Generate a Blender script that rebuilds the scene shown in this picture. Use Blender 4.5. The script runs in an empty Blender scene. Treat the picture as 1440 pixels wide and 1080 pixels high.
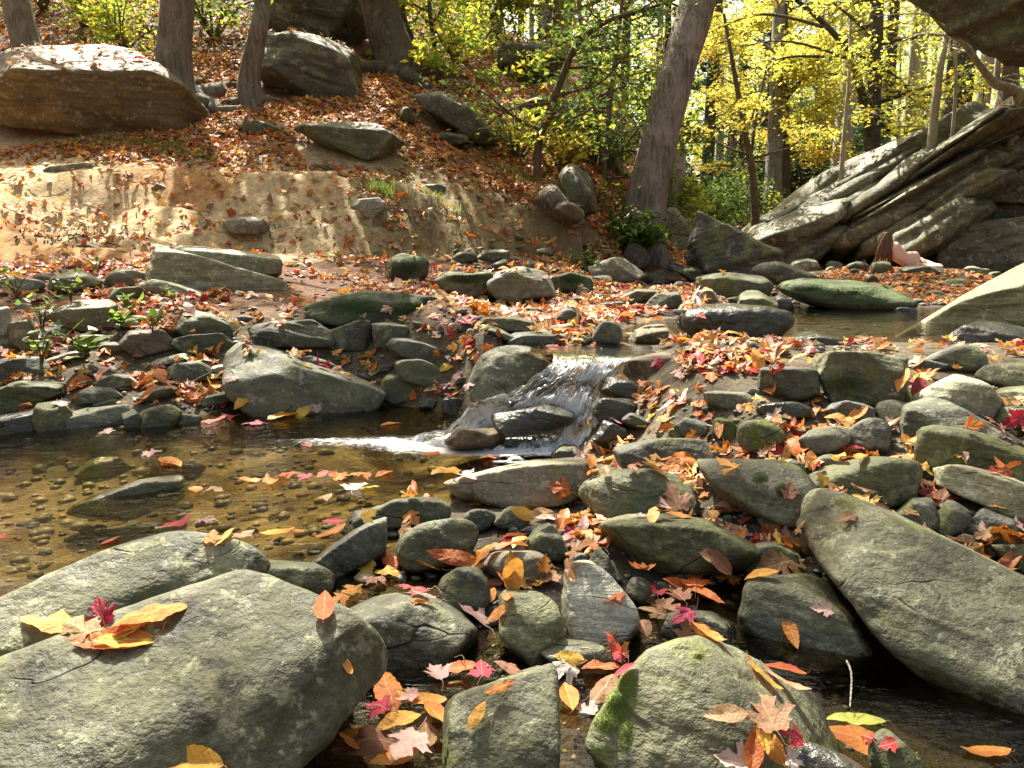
import bpy, bmesh, math, random
import numpy as np
from mathutils import Vector, Matrix
from mathutils.bvhtree import BVHTree
random.seed(7); RNG = np.random.default_rng(7)
SC = bpy.context.scene
COL = SC.collection
R = math.radians
# ---------------- camera ----------------
F = 1000.0; CAMZ = 0.65; PITCH = R(10)
cam = bpy.data.cameras.new('camera'); cam_o = bpy.data.objects.new('camera', cam); COL.objects.link(cam_o)
cam.sensor_width = 36; cam.lens = 25.0; cam.clip_end = 2000; cam.clip_start = 0.02
cam_o.location = (0, 0, CAMZ); cam_o.rotation_euler = (R(90)-PITCH, 0, 0)
SC.camera = cam_o
# ---------------- world, sun, exposure ----------------
SUN_EL, SUN_AZ = R(54), R(-24)          # azimuth from +Y, negative = to the left
sdir = Vector((math.sin(SUN_AZ)*math.cos(SUN_EL), math.cos(SUN_AZ)*math.cos(SUN_EL), math.sin(SUN_EL)))
W = bpy.data.worlds.new('World'); SC.world = W; W.use_nodes = True
wn = W.node_tree.nodes; wn.clear()
sky = wn.new('ShaderNodeTexSky'); sky.sky_type = 'NISHITA'; sky.sun_disc = False
sky.sun_elevation = SUN_EL; sky.sun_rotation = SUN_AZ
sky.air_density = 1.0; sky.dust_density = 6.0; sky.ozone_density = 0.6
bg = wn.new('ShaderNodeBackground'); bg.inputs[1].default_value = 0.10
wo = wn.new('ShaderNodeOutputWorld')
hz = wn.new('ShaderNodeMix'); hz.data_type = 'RGBA'; hz.blend_type = 'MULTIPLY'; hz.inputs[0].default_value = 1; hz.inputs[7].default_value = (1.0, 0.95, 0.80, 1)   # warm tint on the sky colour, added to make the shade less blue
W.node_tree.links.new(sky.outputs[0], hz.inputs[6]); W.node_tree.links.new(hz.outputs[2], bg.inputs[0]); W.node_tree.links.new(bg.outputs[0], wo.inputs[0])
sun = bpy.data.lights.new('sun', 'SUN'); sun.energy = 5.0; sun.angle = R(0.5); sun.color = (1.0, 0.94, 0.83)
sun_o = bpy.data.objects.new('sun', sun); COL.objects.link(sun_o)
sun_o.rotation_euler = sdir.to_track_quat('Z', 'Y').to_euler()
SC.view_settings.view_transform = 'Standard'; SC.view_settings.look = 'None'
SC.view_settings.exposure = 1.7; SC.view_settings.gamma = 1
SC.render.engine = 'CYCLES'
cy = SC.cycles
cy.max_bounces = 7; cy.diffuse_bounces = 3; cy.glossy_bounces = 2; cy.transmission_bounces = 4; cy.transparent_max_bounces = 12
cy.caustics_reflective = False; cy.caustics_refractive = False; cy.sample_clamp_indirect = 4; cy.use_denoising = True

# ---------------- helpers ----------------
CP, SP = math.cos(PITCH), math.sin(PITCH)
def ray(px, py):
    u, v = (px-720)/F, (540-py)/F
    return np.array([u, CP+v*SP, -SP+v*CP])
def at(px, py, d):            # point seen at a pixel, d metres ahead (world y)
    r = ray(px, py); return np.array([0, 0, CAMZ]) + r*(d/r[1])
def atz(px, py, z):
    r = ray(px, py); return np.array([0, 0, CAMZ]) + r*((z-CAMZ)/r[2])
def project(P):
    P = np.asarray(P, float); x = P[..., 0]; y = P[..., 1]; z = P[..., 2]-CAMZ
    f = y*CP-z*SP; u = x/f; v = (y*SP+z*CP)/f
    return 720+u*F, 540-v*F, f
def _h(ix, iy, iz, s):
    n = (ix*374761393 + iy*668265263 + iz*1274126177 + s*974634777) & 0x7fffffff
    n = ((n ^ (n >> 13))*1274126177) & 0x7fffffff
    n = ((n ^ (n >> 16))*668265263) & 0x7fffffff
    return (n ^ (n >> 15)) & 0xffff
def vnoise(P, s=0):           # value noise, -1..1
    P = np.asarray(P, float); i = np.floor(P).astype(np.int64); f = P-i; f = f*f*f*(f*(f*6-15)+10)
    out = 0
    for dx in (0, 1):
        wx = f[..., 0] if dx else 1-f[..., 0]
        for dy in (0, 1):
            wy = f[..., 1] if dy else 1-f[..., 1]
            for dz in (0, 1):
                wz = f[..., 2] if dz else 1-f[..., 2]
                out = out + wx*wy*wz*(_h(i[..., 0]+dx, i[..., 1]+dy, i[..., 2]+dz, s)/32767.5-1)
    return out
def fbm(P, o=4, s=0, g=0.5):
    t = 0; a = 1; q = np.asarray(P, float).copy(); n = 0
    for k in range(o):
        t = t + a*vnoise(q, s+k); n += a; a *= g; q = q*2.03+17.3
    return t/n
def smooth(a, b, x):
    t = np.clip((x-a)/(b-a), 0, 1); return t*t*(3-2*t)
def unit(v):
    v = np.asarray(v, float); return v/np.linalg.norm(v)
def mesh_np(name, V, Fc, nv=None, smooth_=True):
    """V (n,3); Fc list of arrays of equal-length faces"""
    me = bpy.data.meshes.new(name)
    V = np.asarray(V, np.float32)
    if not isinstance(Fc, list): Fc = [Fc]
    Fc = [np.asarray(f, np.int32) for f in Fc if len(f)]
    me.vertices.add(len(V)); me.vertices.foreach_set('co', V.ravel())
    nl = sum(f.size for f in Fc); npoly = sum(len(f) for f in Fc)
    me.loops.add(nl); me.loops.foreach_set('vertex_index', np.concatenate([f.ravel() for f in Fc]))
    me.polygons.add(npoly)
    tot = np.concatenate([np.full(len(f), f.shape[1], np.int32) for f in Fc])
    st = np.concatenate([[0], np.cumsum(tot)[:-1]]).astype(np.int32)
    me.polygons.foreach_set('loop_start', st); me.polygons.foreach_set('loop_total', tot)
    me.polygons.foreach_set('use_smooth', np.full(npoly, smooth_, bool))
    me.update(calc_edges=True)
    return me
def vcol(me, name, C):
    a = me.color_attributes.new(name, 'FLOAT_COLOR', 'POINT')
    C = np.asarray(C, np.float32)
    if C.shape[1] == 3: C = np.hstack([C, np.ones((len(C), 1), np.float32)])
    a.data.foreach_set('color', C.ravel())
def link(name, me, mat=None, parent=None, loc=(0, 0, 0), rot=(0, 0, 0)):
    o = bpy.data.objects.new(name, me); COL.objects.link(o)
    if mat is not None and me is not None and len(me.materials) == 0: me.materials.append(mat)
    o.location = loc; o.rotation_euler = rot
    if parent is not None: o.parent = parent
    return o
def tag(o, label=None, cat=None, group=None, kind=None):
    if label: o['label'] = label
    if cat: o['category'] = cat
    if group: o['group'] = group
    if kind: o['kind'] = kind
    return o
def empty(name, loc=(0, 0, 0)):
    o = bpy.data.objects.new(name, None); COL.objects.link(o); o.location = loc; o.empty_display_size = 0.1; return o

# ---------------- materials ----------------
class NT:
    def __init__(s, name):
        s.m = bpy.data.materials.new(name); s.m.use_nodes = True; s.t = s.m.node_tree; s.t.nodes.clear()
        s.out = s.n('ShaderNodeOutputMaterial')
    def n(s, typ, **kw):
        x = s.t.nodes.new(typ)
        for k, v in kw.items(): setattr(x, k, v)
        return x
    def l(s, a, b): s.t.links.new(a, b)
    def set(s, node, i, v):
        if hasattr(v, 'is_output') or isinstance(v, bpy.types.NodeSocket): s.l(v, node.inputs[i])
        else: node.inputs[i].default_value = v
    def noise(s, vec, scale, detail=4, rough=0.55, dist=0.0):
        x = s.n('ShaderNodeTexNoise'); s.l(vec, x.inputs['Vector'])
        x.inputs['Scale'].default_value = scale; x.inputs['Detail'].default_value = detail
        x.inputs['Roughness'].default_value = rough; x.inputs['Distortion'].default_value = dist
        return x.outputs['Fac']
    def ramp(s, fac, a, b, lo=0.0, hi=1.0):
        x = s.n('ShaderNodeMapRange'); x.interpolation_type = 'SMOOTHSTEP'
        s.l(fac, x.inputs[0]); x.inputs[1].default_value = a; x.inputs[2].default_value = b
        x.inputs[3].default_value = lo; x.inputs[4].default_value = hi; return x.outputs[0]
    def math(s, op, a, b=0.0, c=None):
        x = s.n('ShaderNodeMath', operation=op); s.set(x, 0, a); s.set(x, 1, b)
        if c is not None: s.set(x, 2, c)
        return x.outputs[0]
    def mix(s, fac, a, b, mode='MIX'):
        x = s.n('ShaderNodeMix', data_type='RGBA', blend_type=mode)
        s.set(x, 0, fac)
        for i, v in ((6, a), (7, b)):
            if isinstance(v, (tuple, list)): v = tuple(v)+((1,) if len(v) == 3 else ())
            s.set(x, i, v)
        return x.outputs[2]
    def vmul(s, vec, v):
        x = s.n('ShaderNodeVectorMath', operation='MULTIPLY'); s.l(vec, x.inputs[0]); s.set(x, 1, v); return x.outputs[0]
    def vadd(s, vec, v):
        x = s.n('ShaderNodeVectorMath', operation='ADD'); s.l(vec, x.inputs[0]); s.set(x, 1, v); return x.outputs[0]
    def bump(s, h, dist, strength=1.0, normal=None):
        x = s.n('ShaderNodeBump'); x.inputs['Strength'].default_value = strength; x.inputs['Distance'].default_value = dist
        s.l(h, x.inputs['Height'])
        if normal is not None: s.l(normal, x.inputs['Normal'])
        return x.outputs[0]
    def finish(s, shader): s.l(shader, s.out.inputs[0]); return s.m

def rock_mat(name, c1, c2, c3, moss=0.0, lichen=0.5, strata=0.4, rough=0.75, wet=0.0, dark=0.5, world=False, sc=1.0, pat=9,
             sdir_=(0.35, 0.0, 1.0), mosscol=(0.075, 0.092, 0.014), vein=0.0):
    t = NT(name)
    if world:
        g = t.n('ShaderNodeNewGeometry'); P = g.outputs['Position']
    else:
        tc = t.n('ShaderNodeTexCoord'); oi = t.n('ShaderNodeObjectInfo')
        off = t.math('MULTIPLY', oi.outputs['Random'], 37.0)
        cmb = t.n('ShaderNodeCombineXYZ'); t.l(off, cmb.inputs[0]); t.l(off, cmb.inputs[1])
        P = t.vadd(tc.outputs['Object'], cmb.outputs[0])
        g = t.n('ShaderNodeNewGeometry')
    P = t.vmul(P, (sc, sc, sc))
    big = t.noise(P, 4.2, 6, 0.66, 0.5); med = t.noise(P, 22, 5, 0.65); fin = t.noise(P, 110, 3, 0.7)
    # foliation planes
    mp = t.n('ShaderNodeMapping'); t.l(P, mp.inputs[0]); a = math.atan2(sdir_[0], sdir_[2])
    mp.inputs['Rotation'].default_value = (0.25, a, 0.3); mp.inputs['Scale'].default_value = (3.0, 4.0, 34)
    st = t.noise(mp.outputs[0], 1.0, 5, 0.6, 0.35)
    col = t.mix(t.ramp(big, 0.42, 0.58), c1, c2)
    col = t.mix(t.ramp(med, 0.45, 0.75, 0, 0.6), col, c3)
    col = t.mix(t.ramp(st, 0.35, 0.65, 0, strata), col, tuple(0.45*x for x in c1))
    # dark mineral / algae patches, pale lichen patches
    dk = t.noise(t.vadd(P, (3.1, 7.7, 1.3)), pat, 7, 0.7, 0.6)
    col = t.mix(t.ramp(dk, 0.56, 0.64, 0, dark), col, tuple(0.33*x for x in c1))
    li = t.noise(t.vadd(P, (13.1, 2.7, 5.3)), 12, 7, 0.72, 0.3)
    col = t.mix(t.ramp(li, 0.56, 0.61, 0, lichen), col, tuple(min(1, 1.65*x+0.02) for x in c3))
    li2 = t.noise(t.vadd(P, (1.1, 22.7, 5.3)), 45, 4, 0.7, 0.2)
    col = t.mix(t.ramp(li2, 0.60, 0.66, 0, lichen*0.8), col, tuple(min(1, 1.9*x+0.03) for x in c3))
    col = t.mix(t.ramp(fin, 0.3, 0.7, 0.0, 0.55), t.mix(1.0, col, (0.62, 0.62, 0.60), 'MULTIPLY'), t.mix(1.0, col, (1.35, 1.35, 1.32), 'MULTIPLY'))
    ck = t.n('ShaderNodeTexVoronoi', feature='DISTANCE_TO_EDGE'); wv_ = t.n('ShaderNodeVectorMath', operation='ADD'); t.l(P, wv_.inputs[0]); nz_ = t.n('ShaderNodeTexNoise'); t.l(P, nz_.inputs['Vector']); nz_.inputs['Scale'].default_value = 7; t.l(t.vmul(nz_.outputs['Color'], (.07, .07, .07)), wv_.inputs[1]); t.l(t.vmul(wv_.outputs[0], (.7, 1.2, 3.4)), ck.inputs['Vector']); ck.inputs['Scale'].default_value = 3.2
    crk = t.math('MULTIPLY', t.ramp(ck.outputs['Distance'], 0.0, 0.010, 1, 0), t.ramp(t.noise(t.vadd(P, (5, 5, 5)), 3, 3, .6), .54, .62))
    col = t.mix(t.math('MULTIPLY', crk, .8), col, tuple(0.2*x for x in c1))
    if vein:
        v = t.n('ShaderNodeTexVoronoi', feature='DISTANCE_TO_EDGE'); t.l(t.vadd(t.vmul(P, (1, 1, 2.2)), (0, 0, 0)), v.inputs['Vector']); v.inputs['Scale'].default_value = 5
        col = t.mix(t.ramp(v.outputs['Distance'], 0.0, 0.012, vein, 0), col, (0.6, 0.6, 0.5))
    sx = t.n('ShaderNodeSeparateXYZ'); t.l(g.outputs['Normal'], sx.inputs[0])
    if moss:
        mo = t.noise(t.vadd(P, (9, 9, 9)), 7, 6, 0.7, 0.4)
        mm = t.math('MULTIPLY', t.ramp(mo, 0.62-0.28*moss, 0.74-0.24*moss), t.ramp(sx.outputs[2], -0.5, 0.35))
        mc = t.mix(t.ramp(fin, 0.3, 0.7), mosscol, tuple(2.1*x for x in mosscol))
        col = t.mix(t.math('MULTIPLY', mm, min(1, 0.55+0.45*moss)), col, mc)
    oi2 = t.n('ShaderNodeObjectInfo')
    hs = t.n('ShaderNodeHueSaturation'); hs.inputs['Hue'].default_value = 0.5; hs.inputs['Saturation'].default_value = 1.0
    t.l(t.ramp(oi2.outputs['Random'], 0, 1, 0.78, 1.22), hs.inputs['Value']); t.l(t.ramp(oi2.outputs['Random'], 0, 1, 1.25, 0.75), hs.inputs['Saturation']); t.l(col, hs.inputs['Color']); col = hs.outputs[0]
    # wet below the water lines
    pz = t.n('ShaderNodeSeparateXYZ'); t.l(g.outputs['Position'], pz.inputs[0])
    zz = t.math('ADD', pz.outputs[2], t.math('MULTIPLY', big, -0.03))
    wl = t.ramp(zz, -0.002, 0.02, 1, 0)
    wf = t.math('MAXIMUM', wl, wet)
    col = t.mix(wf, col, t.mix(1.0, col, (0.48, 0.47, 0.43), 'MULTIPLY'))
    b = t.n('ShaderNodeBsdfPrincipled'); t.l(col, b.inputs['Base Color'])
    ro = t.math('MULTIPLY', t.ramp(wf, 0, 1, rough, 0.24), t.ramp(med, 0.3, 0.7, 0.8, 1.15)); t.l(ro, b.inputs['Roughness'])
    b.inputs['Specular IOR Level'].default_value = 0.5
    h = t.math('ADD', t.math('MULTIPLY', st, 1.0*strata+0.06), t.math('ADD', t.math('MULTIPLY', med, 0.9), t.math('MULTIPLY', fin, 0.22)))
    h = t.math('SUBTRACT', h, t.math('MULTIPLY', crk, .8)); nb = t.bump(h, 0.012/sc, 0.9); t.l(nb, b.inputs['Normal'])
    return t.finish(b.outputs[0])

M = {}
G1, G2, G3 = (0.070, 0.074, 0.037), (0.130, 0.137, 0.070), (0.205, 0.212, 0.120)
M['g'] = rock_mat('rock_grey_green', G1, G2, G3, moss=0.2, lichen=.35)
M['G'] = rock_mat('rock_grey_mottled', (0.066, 0.068, 0.038), (0.128, 0.130, 0.074), (0.200, 0.202, 0.122), moss=0.3, lichen=0.6, strata=0.12, dark=1.0, pat=3.6)
M['d'] = rock_mat('rock_dark_wet', (0.055, 0.056, 0.044), (0.095, 0.098, 0.075), (0.13, 0.135, 0.10), moss=0.2, lichen=0.3, rough=0.5, wet=0.75)
M['k'] = rock_mat('rock_dark_dry', (0.06, 0.062, 0.045), (0.11, 0.112, 0.08), (0.17, 0.175, 0.125), moss=0.35, lichen=0.4)
M['m'] = rock_mat('rock_mossy', (0.10, 0.102, 0.06), (0.17, 0.17, 0.10), (0.24, 0.24, 0.15), moss=0.5, lichen=0.3)
M['M'] = rock_mat('rock_deep_moss', (0.035, 0.036, 0.02), (0.055, 0.057, 0.032), (0.10, 0.10, 0.06), moss=0.95, lichen=0.2, mosscol=(0.032, 0.050, 0.007))
M['t'] = rock_mat('rock_tan', (0.16, 0.135, 0.082), (0.24, 0.21, 0.135), (0.33, 0.30, 0.20), moss=0.15, lichen=0.4)
M['l'] = rock_mat('rock_pale', (0.20, 0.205, 0.13), (0.32, 0.325, 0.21), (0.43, 0.435, 0.29), moss=0.12, lichen=0.5, dark=0.4)
M['s'] = rock_mat('rock_pale_striped', (0.30, 0.29, 0.17), (0.42, 0.405, 0.25), (0.55, 0.53, 0.36), moss=0.2, lichen=0.35, strata=0.7, dark=0.25)
M['S'] = rock_mat('rock_shiny_striped', (0.42, 0.42, 0.31), (0.54, 0.54, 0.41), (0.64, 0.64, 0.50), moss=0.0, lichen=0.2, strata=0.8, rough=0.34, dark=0.1, sdir_=(1.0, 0, 0.1))
M['b'] = rock_mat('rock_brown', (0.085, 0.058, 0.03), (0.15, 0.10, 0.05), (0.20, 0.16, 0.09), moss=0.25, lichen=0.35)
M['L'] = rock_mat('ledge_layered', (0.13, 0.125, 0.09), (0.22, 0.215, 0.15), (0.32, 0.32, 0.235), moss=0.35, lichen=0.6, strata=0.45, sc=0.45, sdir_=(-0.75, 0, 1.0), dark=0.7)
M['K'] = rock_mat('ledge_dark', (0.06, 0.055, 0.036), (0.10, 0.094, 0.062), (0.17, 0.165, 0.12), moss=0.5, lichen=0.45, strata=0.5, sc=0.45, sdir_=(-0.75, 0, 1.0), dark=0.6)
M['N'] = rock_mat('boulder_brown_face', (0.15, 0.10, 0.05), (0.21, 0.15, 0.08), (0.26, 0.22, 0.14), moss=0.3, lichen=0.5, strata=0.8, sc=0.6, sdir_=(0.4, 0, 1.0))
# ---------------- terrain ----------------
ctl = []
def cz(y, *xz):
    for x, z in xz: ctl.append(atz(x, y, z))
def cd(y, *xd):
    for x, d in xd: ctl.append(at(x, y, d))
cz(1080, (-300, -.08), (0, -.08), (360, -.07), (600, -.06), (720, -.05), (1000, -.05), (1300, -.07), (1700, -.07))
cz(950, (-300, -.08), (300, -.07), (600, -.04), (900, -.03), (1200, -.07), (1600, -.06))
cz(870, (-400, -.1), (0, -.1), (300, -.08), (500, -.02), (700, -.0), (900, -.0), (1200, -.05), (1700, 0))
cz(790, (-400, -.11), (0, -.11), (200, -.10), (380, -.06), (520, -.01), (700, .01), (900, .02), (1200, .03), (1400, .04), (1700, .05))
cz(740, (0, -.12), (200, -.12), (400, -.07), (520, -.02), (700, .01), (900, .03), (1200, .07), (1700, .09))
cz(700, (-500, -.12), (100, -.12), (400, -.10), (520, -.06), (660, -.0), (900, .05), (1200, .09), (1500, .11), (1800, .13))
cz(645, (-500, -.09), (-100, -.1), (100, -.10), (400, -.10), (650, -.08), (780, -.03), (900, .06), (1000, .11), (1200, .15), (1500, .18), (1800, .2))
cz(612, (-500, .0), (0, -.02), (150, -.04), (300, -.06), (500, -.08), (700, -.08), (820, -.02), (900, .08), (1000, .15), (1200, .18), (1500, .21))
cz(580, (-500, .05), (0, .05), (200, .03), (300, .0), (420, -.02), (570, -.03), (640, .0), (700, .03), (840, .1), (940, .18), (1050, .22), (1200, .22), (1500, .24))
cz(545, (-500, .12), (0, .11), (200, .10), (350, .07), (520, .07), (640, .09), (720, .1), (860, .16), (940, .23), (1060, .26), (1200, .26), (1500, .28))
cz(512, (-500, .2), (0, .18), (200, .17), (400, .17), (560, .17), (660, .2), (740, .22), (830, .235), (900, .25), (960, .30), (1040, .31), (1200, .31), (1300, .31), (1500, .32))
cz(480, (-500, .28), (0, .26), (200, .26), (400, .27), (600, .28), (700, .30), (780, .29), (860, .25), (950, .22), (1100, .20), (1250, .22), (1330, .25), (1600, .28))
cz(455, (200, .33), (500, .33), (700, .335), (850, .32), (960, .27), (1100, .20), (1230, .20), (1300, .22))
cd(440, (-500, 3.7), (0, 3.75), (300, 3.8), (500, 4.0), (700, 4.3), (850, 4.5), (980, 4.7))
ctl += [np.array([2.6, 4.0, .24]), np.array([3.6, 4.4, .32]), np.array([1.9, 4.7, .2]), np.array([2.4, 5.2, .24]), np.array([1.3, 4.4, .22])]
cd(420, (0, 4.0), (400, 4.3), (700, 4.9), (900, 5.4), (1050, 5.9), (1200, 6.0), (1400, 5.6), (1700, 5.0))
cd(400, (-500, 4.3), (-100, 4.3), (200, 4.5), (400, 4.8), (600, 5.4), (800, 6.2), (1000, 7.2), (1200, 8), (1500, 8))
cd(382, (-500, 4.8), (-100, 4.8), (200, 5.0), (400, 5.4), (600, 6.2), (800, 7.2), (1000, 10), (1200, 11.5), (1350, 12), (1600, 12))
cd(365, (-300, 5.2), (0, 5.2), (200, 5.4), (400, 5.8), (600, 6.8), (760, 7.8), (880, 9.4))
ctl += [np.array([3, 12, .5]), np.array([7, 13.5, .48]), np.array([9.5, 13.5, .48]), np.array([12, 12, .55]), np.array([8, 15, .5]), np.array([9, 9, .46]), np.array([5, 9, .45]), np.array([6, 6, .5])]
cd(325, (-400, 5.7), (-100, 5.7), (100, 5.9), (300, 6.15), (500, 6.65), (640, 7.4), (760, 8.3))
cd(280, (-400, 6.3), (-100, 6.4), (100, 6.55), (300, 6.85), (500, 7.2), (640, 8.0), (760, 8.9), (860, 10.2))
cd(240, (-400, 7.0), (0, 7.15), (250, 7.4), (450, 7.8), (620, 8.7), (740, 9.8))
cd(195, (-400, 8.0), (0, 8.0), (250, 8.2), (400, 8.5), (550, 9.0), (700, 10.6))
cd(130, (-400, 9.8), (0, 9.8), (300, 9.9), (450, 10.2), (600, 11.0), (750, 13.0))
cd(60, (-400, 12), (0, 12), (300, 12.2), (500, 13), (650, 15))
cd(-40, (-400, 16), (0, 16), (300, 16.5), (500, 18))
cd(-150, (-500, 24), (0, 24), (400, 26))
cd(90, (720, 22), (830, 26))
cd(200, (830, 15), (900, 20))
ctl += [at(860, 305, 9.8), at(905, 345, 10.4), at(905, 290, 11.6), at(960, 345, 14), at(990, 322, 22), at(1060, 318, 24),
        at(1110, 318, 22), at(1200, 290, 26), at(1300, 235, 24), at(1440, 170, 22), at(1650, 150, 20), at(1000, 312, 40),
        at(1250, 270, 42), at(1500, 180, 42), at(700, 40, 50), at(900, 270, 42), at(1000, 290, 75), at(1300, 250, 80), at(600, -40, 80),
        at(1700, 150, 80), at(-200, -160, 70)]
for p in [(-5, -4, .3), (0, -4, -.15), (5, -4, .5), (-3, -.5, 0), (3.0, -.5, .1), (0, -.3, -.1), (-12, 0, 3), (-10, 6, 3.6), (-16, 12, 8), (-9, 2.5, 2), (9, 0, 2), (7, 3, .8), (14, 4, 3), (16, 12, 5), (22, 22, 8), (-25, 25, 15),
          (0, -15, -.6), (15, -15, 5), (-15, -15, 7), (-40, 0, 20), (40, 0, 15), (0, -40, -1)]:
    ctl.append(np.array(p, float))
ctl = np.array(ctl)
def warp(XY):     # compress distance so that near and far controls weigh alike
    r = np.sqrt(XY[..., 0]**2+XY[..., 1]**2)+1e-6; q = np.log1p(r/1.2)*2
    return np.stack([XY[..., 0]/r*q, XY[..., 1]/r*q], -1)
_c = warp(ctl[:, :2])
def _U(r2): return 0.5*r2*np.log(r2+1e-9)
_K = _U(((_c[:, None]-_c[None])**2).sum(-1))+np.eye(len(_c))*0.0015
_Pm = np.hstack([np.ones((len(_c), 1)), _c]); _n = len(_c)
_A = np.zeros((_n+3, _n+3)); _A[:_n, :_n] = _K; _A[:_n, _n:] = _Pm; _A[_n:, :_n] = _Pm.T
_w = np.linalg.solve(_A, np.concatenate([ctl[:, 2], np.zeros(3)]))
def ground_base(XY):
    XY = np.asarray(XY, float); sh = XY.shape[:-1]; q = warp(XY.reshape(-1, 2)); out = np.zeros(len(q))
    for i in range(0, len(q), 20000):
        b = q[i:i+20000]; u = _U(((b[:, None]-_c[None])**2).sum(-1))
        out[i:i+20000] = u@_w[:_n]+_w[_n]+b@_w[_n+1:]
    return out.reshape(sh)
def ground(XY):
    XY = np.asarray(XY, float); z = ground_base(XY)
    X = XY[..., 0]; Y = XY[..., 1]; r = np.sqrt(X**2+Y**2)
    P3 = np.stack([X, Y, z*0], -1)
    amp = 0.012+0.10*smooth(4.6, 7.5, r)*(.25+.75*smooth(.56, .8, z))+0.25*smooth(15, 40, r)
    z = z+fbm(P3*0.9, 4, 3)*amp+fbm(P3*4, 3, 9)*(0.010+0.03*smooth(4.8, 6, r)*(.2+.8*smooth(.56, .8, z)))
    # eroded bank: little ledges
    bk = smooth(0.62, 0.8, z)*(1-smooth(1.25, 1.6, z))*(X < 0.8)
    z = z+bk*(fbm(np.stack([X*1.1, Y*1.1, X*0], -1), 3, 21)*0.36+fbm(np.stack([X*5, Y*5, X*0], -1), 3, 31)*0.035)
    ph = z*6.5+1.6*fbm(np.stack([X*.9, Y*.9, X*0+4], -1), 3, 23); fr = ph-np.floor(ph); z = z+bk*.75*(smooth(.25, .85, fr)-fr)/6.5
    return z
def gp(px, py, dmin=0.4, dmax=90):      # where a pixel's ray meets the ground
    r = ray(px, py); d = np.exp(np.linspace(math.log(dmin), math.log(dmax), 700))
    P = np.array([0, 0, CAMZ])+r[None]*(d/r[1])[:, None]
    g = ground_base(P[:, :2]); k = np.argmax(P[:, 2] < g)
    if not (P[:, 2] < g).any(): return P[-1]
    if k == 0: return P[0]
    a = (P[k-1, 2]-g[k-1]); b = g[k]-P[k, 2]; return P[k-1]+(P[k]-P[k-1])*a/(a+b+1e-9)
def sp(n, lo, hi, k, c=0):
    t = np.linspace(-1, 1, n); s = np.sinh(t*k)/math.sinh(k); return c+np.where(s < 0, s*(c-lo), s*(hi-c))
gx = sp(560, -200, 200, 6.2, 0.3); gy = sp(620, -120, 260, 5.6, 3.0)
GX, GY = np.meshgrid(gx, gy); XY = np.stack([GX, GY], -1); GZ = ground(XY)
rr = np.sqrt(GX**2+GY**2); GZ = np.where(rr > 90, GZ*0+np.minimum(GZ, 22), GZ)
TV = np.stack([GX, GY, GZ], -1).reshape(-1, 3)
ii = np.arange(len(gx)*len(gy)).reshape(len(gy), len(gx))
TF = np.stack([ii[:-1, :-1], ii[:-1, 1:], ii[1:, 1:], ii[1:, :-1]], -1).reshape(-1, 4)
def ground_colour(V):
    X, Y, Z = V.T; P = V*1.0; r = np.sqrt(X**2+Y**2)
    n = fbm(P*2.2, 4, 50)[:, None]; n2 = fbm(P*7, 4, 60)[:, None]
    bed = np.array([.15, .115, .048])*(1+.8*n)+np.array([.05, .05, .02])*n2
    gravel = np.array([.10, .085, .055])*(1+.4*n2)
    soil = np.array([.52, .41, .23])*(1+.28*n+.2*n2)
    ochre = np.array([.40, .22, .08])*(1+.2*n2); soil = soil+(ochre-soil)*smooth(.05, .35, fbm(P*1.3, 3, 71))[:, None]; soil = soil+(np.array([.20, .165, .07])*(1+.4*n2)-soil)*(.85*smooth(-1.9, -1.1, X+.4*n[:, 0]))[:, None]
    litter = np.array([.13, .062, .026])*(1+.5*n+.3*n2)
    far = np.array([.10, .06, .025])*(1+.5*n)
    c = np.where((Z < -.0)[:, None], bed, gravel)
    bed_shade = np.array([.030, .024, .014])*(1+.4*n2); c = c+(bed_shade-c)*(smooth(-.36, -.2, X)*(1-smooth(1.3, 1.9, Y))*smooth(.0, .4, Y))[:, None]  # shade among the near stones, painted dark into the bed colour
    c = c+(litter-c)*(smooth(.30, .40, Z)*smooth(3.0, 4.0, r))[:, None]
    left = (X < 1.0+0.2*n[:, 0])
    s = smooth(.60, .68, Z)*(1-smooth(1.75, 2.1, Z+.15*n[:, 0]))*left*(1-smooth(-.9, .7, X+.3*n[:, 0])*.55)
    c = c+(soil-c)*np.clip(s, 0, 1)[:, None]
    c = c+(far-c)*smooth(14, 20, r)[:, None]
    return np.clip(c, .01, 1)
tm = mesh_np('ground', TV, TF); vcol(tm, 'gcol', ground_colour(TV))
t = NT('ground_soil_and_litter'); g = t.n('ShaderNodeNewGeometry'); a = t.n('ShaderNodeVertexColor', layer_name='gcol')
P_ = g.outputs['Position']; f1 = t.noise(P_, 18, 6, 0.7, 0.3); f2 = t.noise(P_, 120, 3, 0.7)
v = t.n('ShaderNodeTexVoronoi'); t.l(t.vadd(P_, (0, 0, 0)), v.inputs['Vector']); v.inputs['Scale'].default_value = 26; v.inputs['Randomness'].default_value = 1
c = t.mix(t.ramp(f1, .3, .7), t.mix(1, a.outputs[0], (.62, .6, .55), 'MULTIPLY'), t.mix(1, a.outputs[0], (1.3, 1.28, 1.25), 'MULTIPLY'))
c = t.mix(t.ramp(f2, .55, .7, 0, .5), c, t.mix(1, c, (.5, .48, .45), 'MULTIPLY'))
sx = t.n('ShaderNodeSeparateXYZ'); t.l(v.outputs['Color'], sx.inputs[0])
c = t.mix(t.ramp(sx.outputs[0], .1, .9, 0, .35), c, t.mix(1, c, (1.5, 1.35, 1.1), 'MULTIPLY'))
b = t.n('ShaderNodeBsdfPrincipled'); t.l(c, b.inputs['Base Color']); b.inputs['Roughness'].default_value = .9
h = t.math('ADD', t.math('MULTIPLY', f1, 1.0), t.math('MULTIPLY', f2, .3)); h = t.math('ADD', h, t.math('MULTIPLY', sx.outputs[1], .25))
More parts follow.
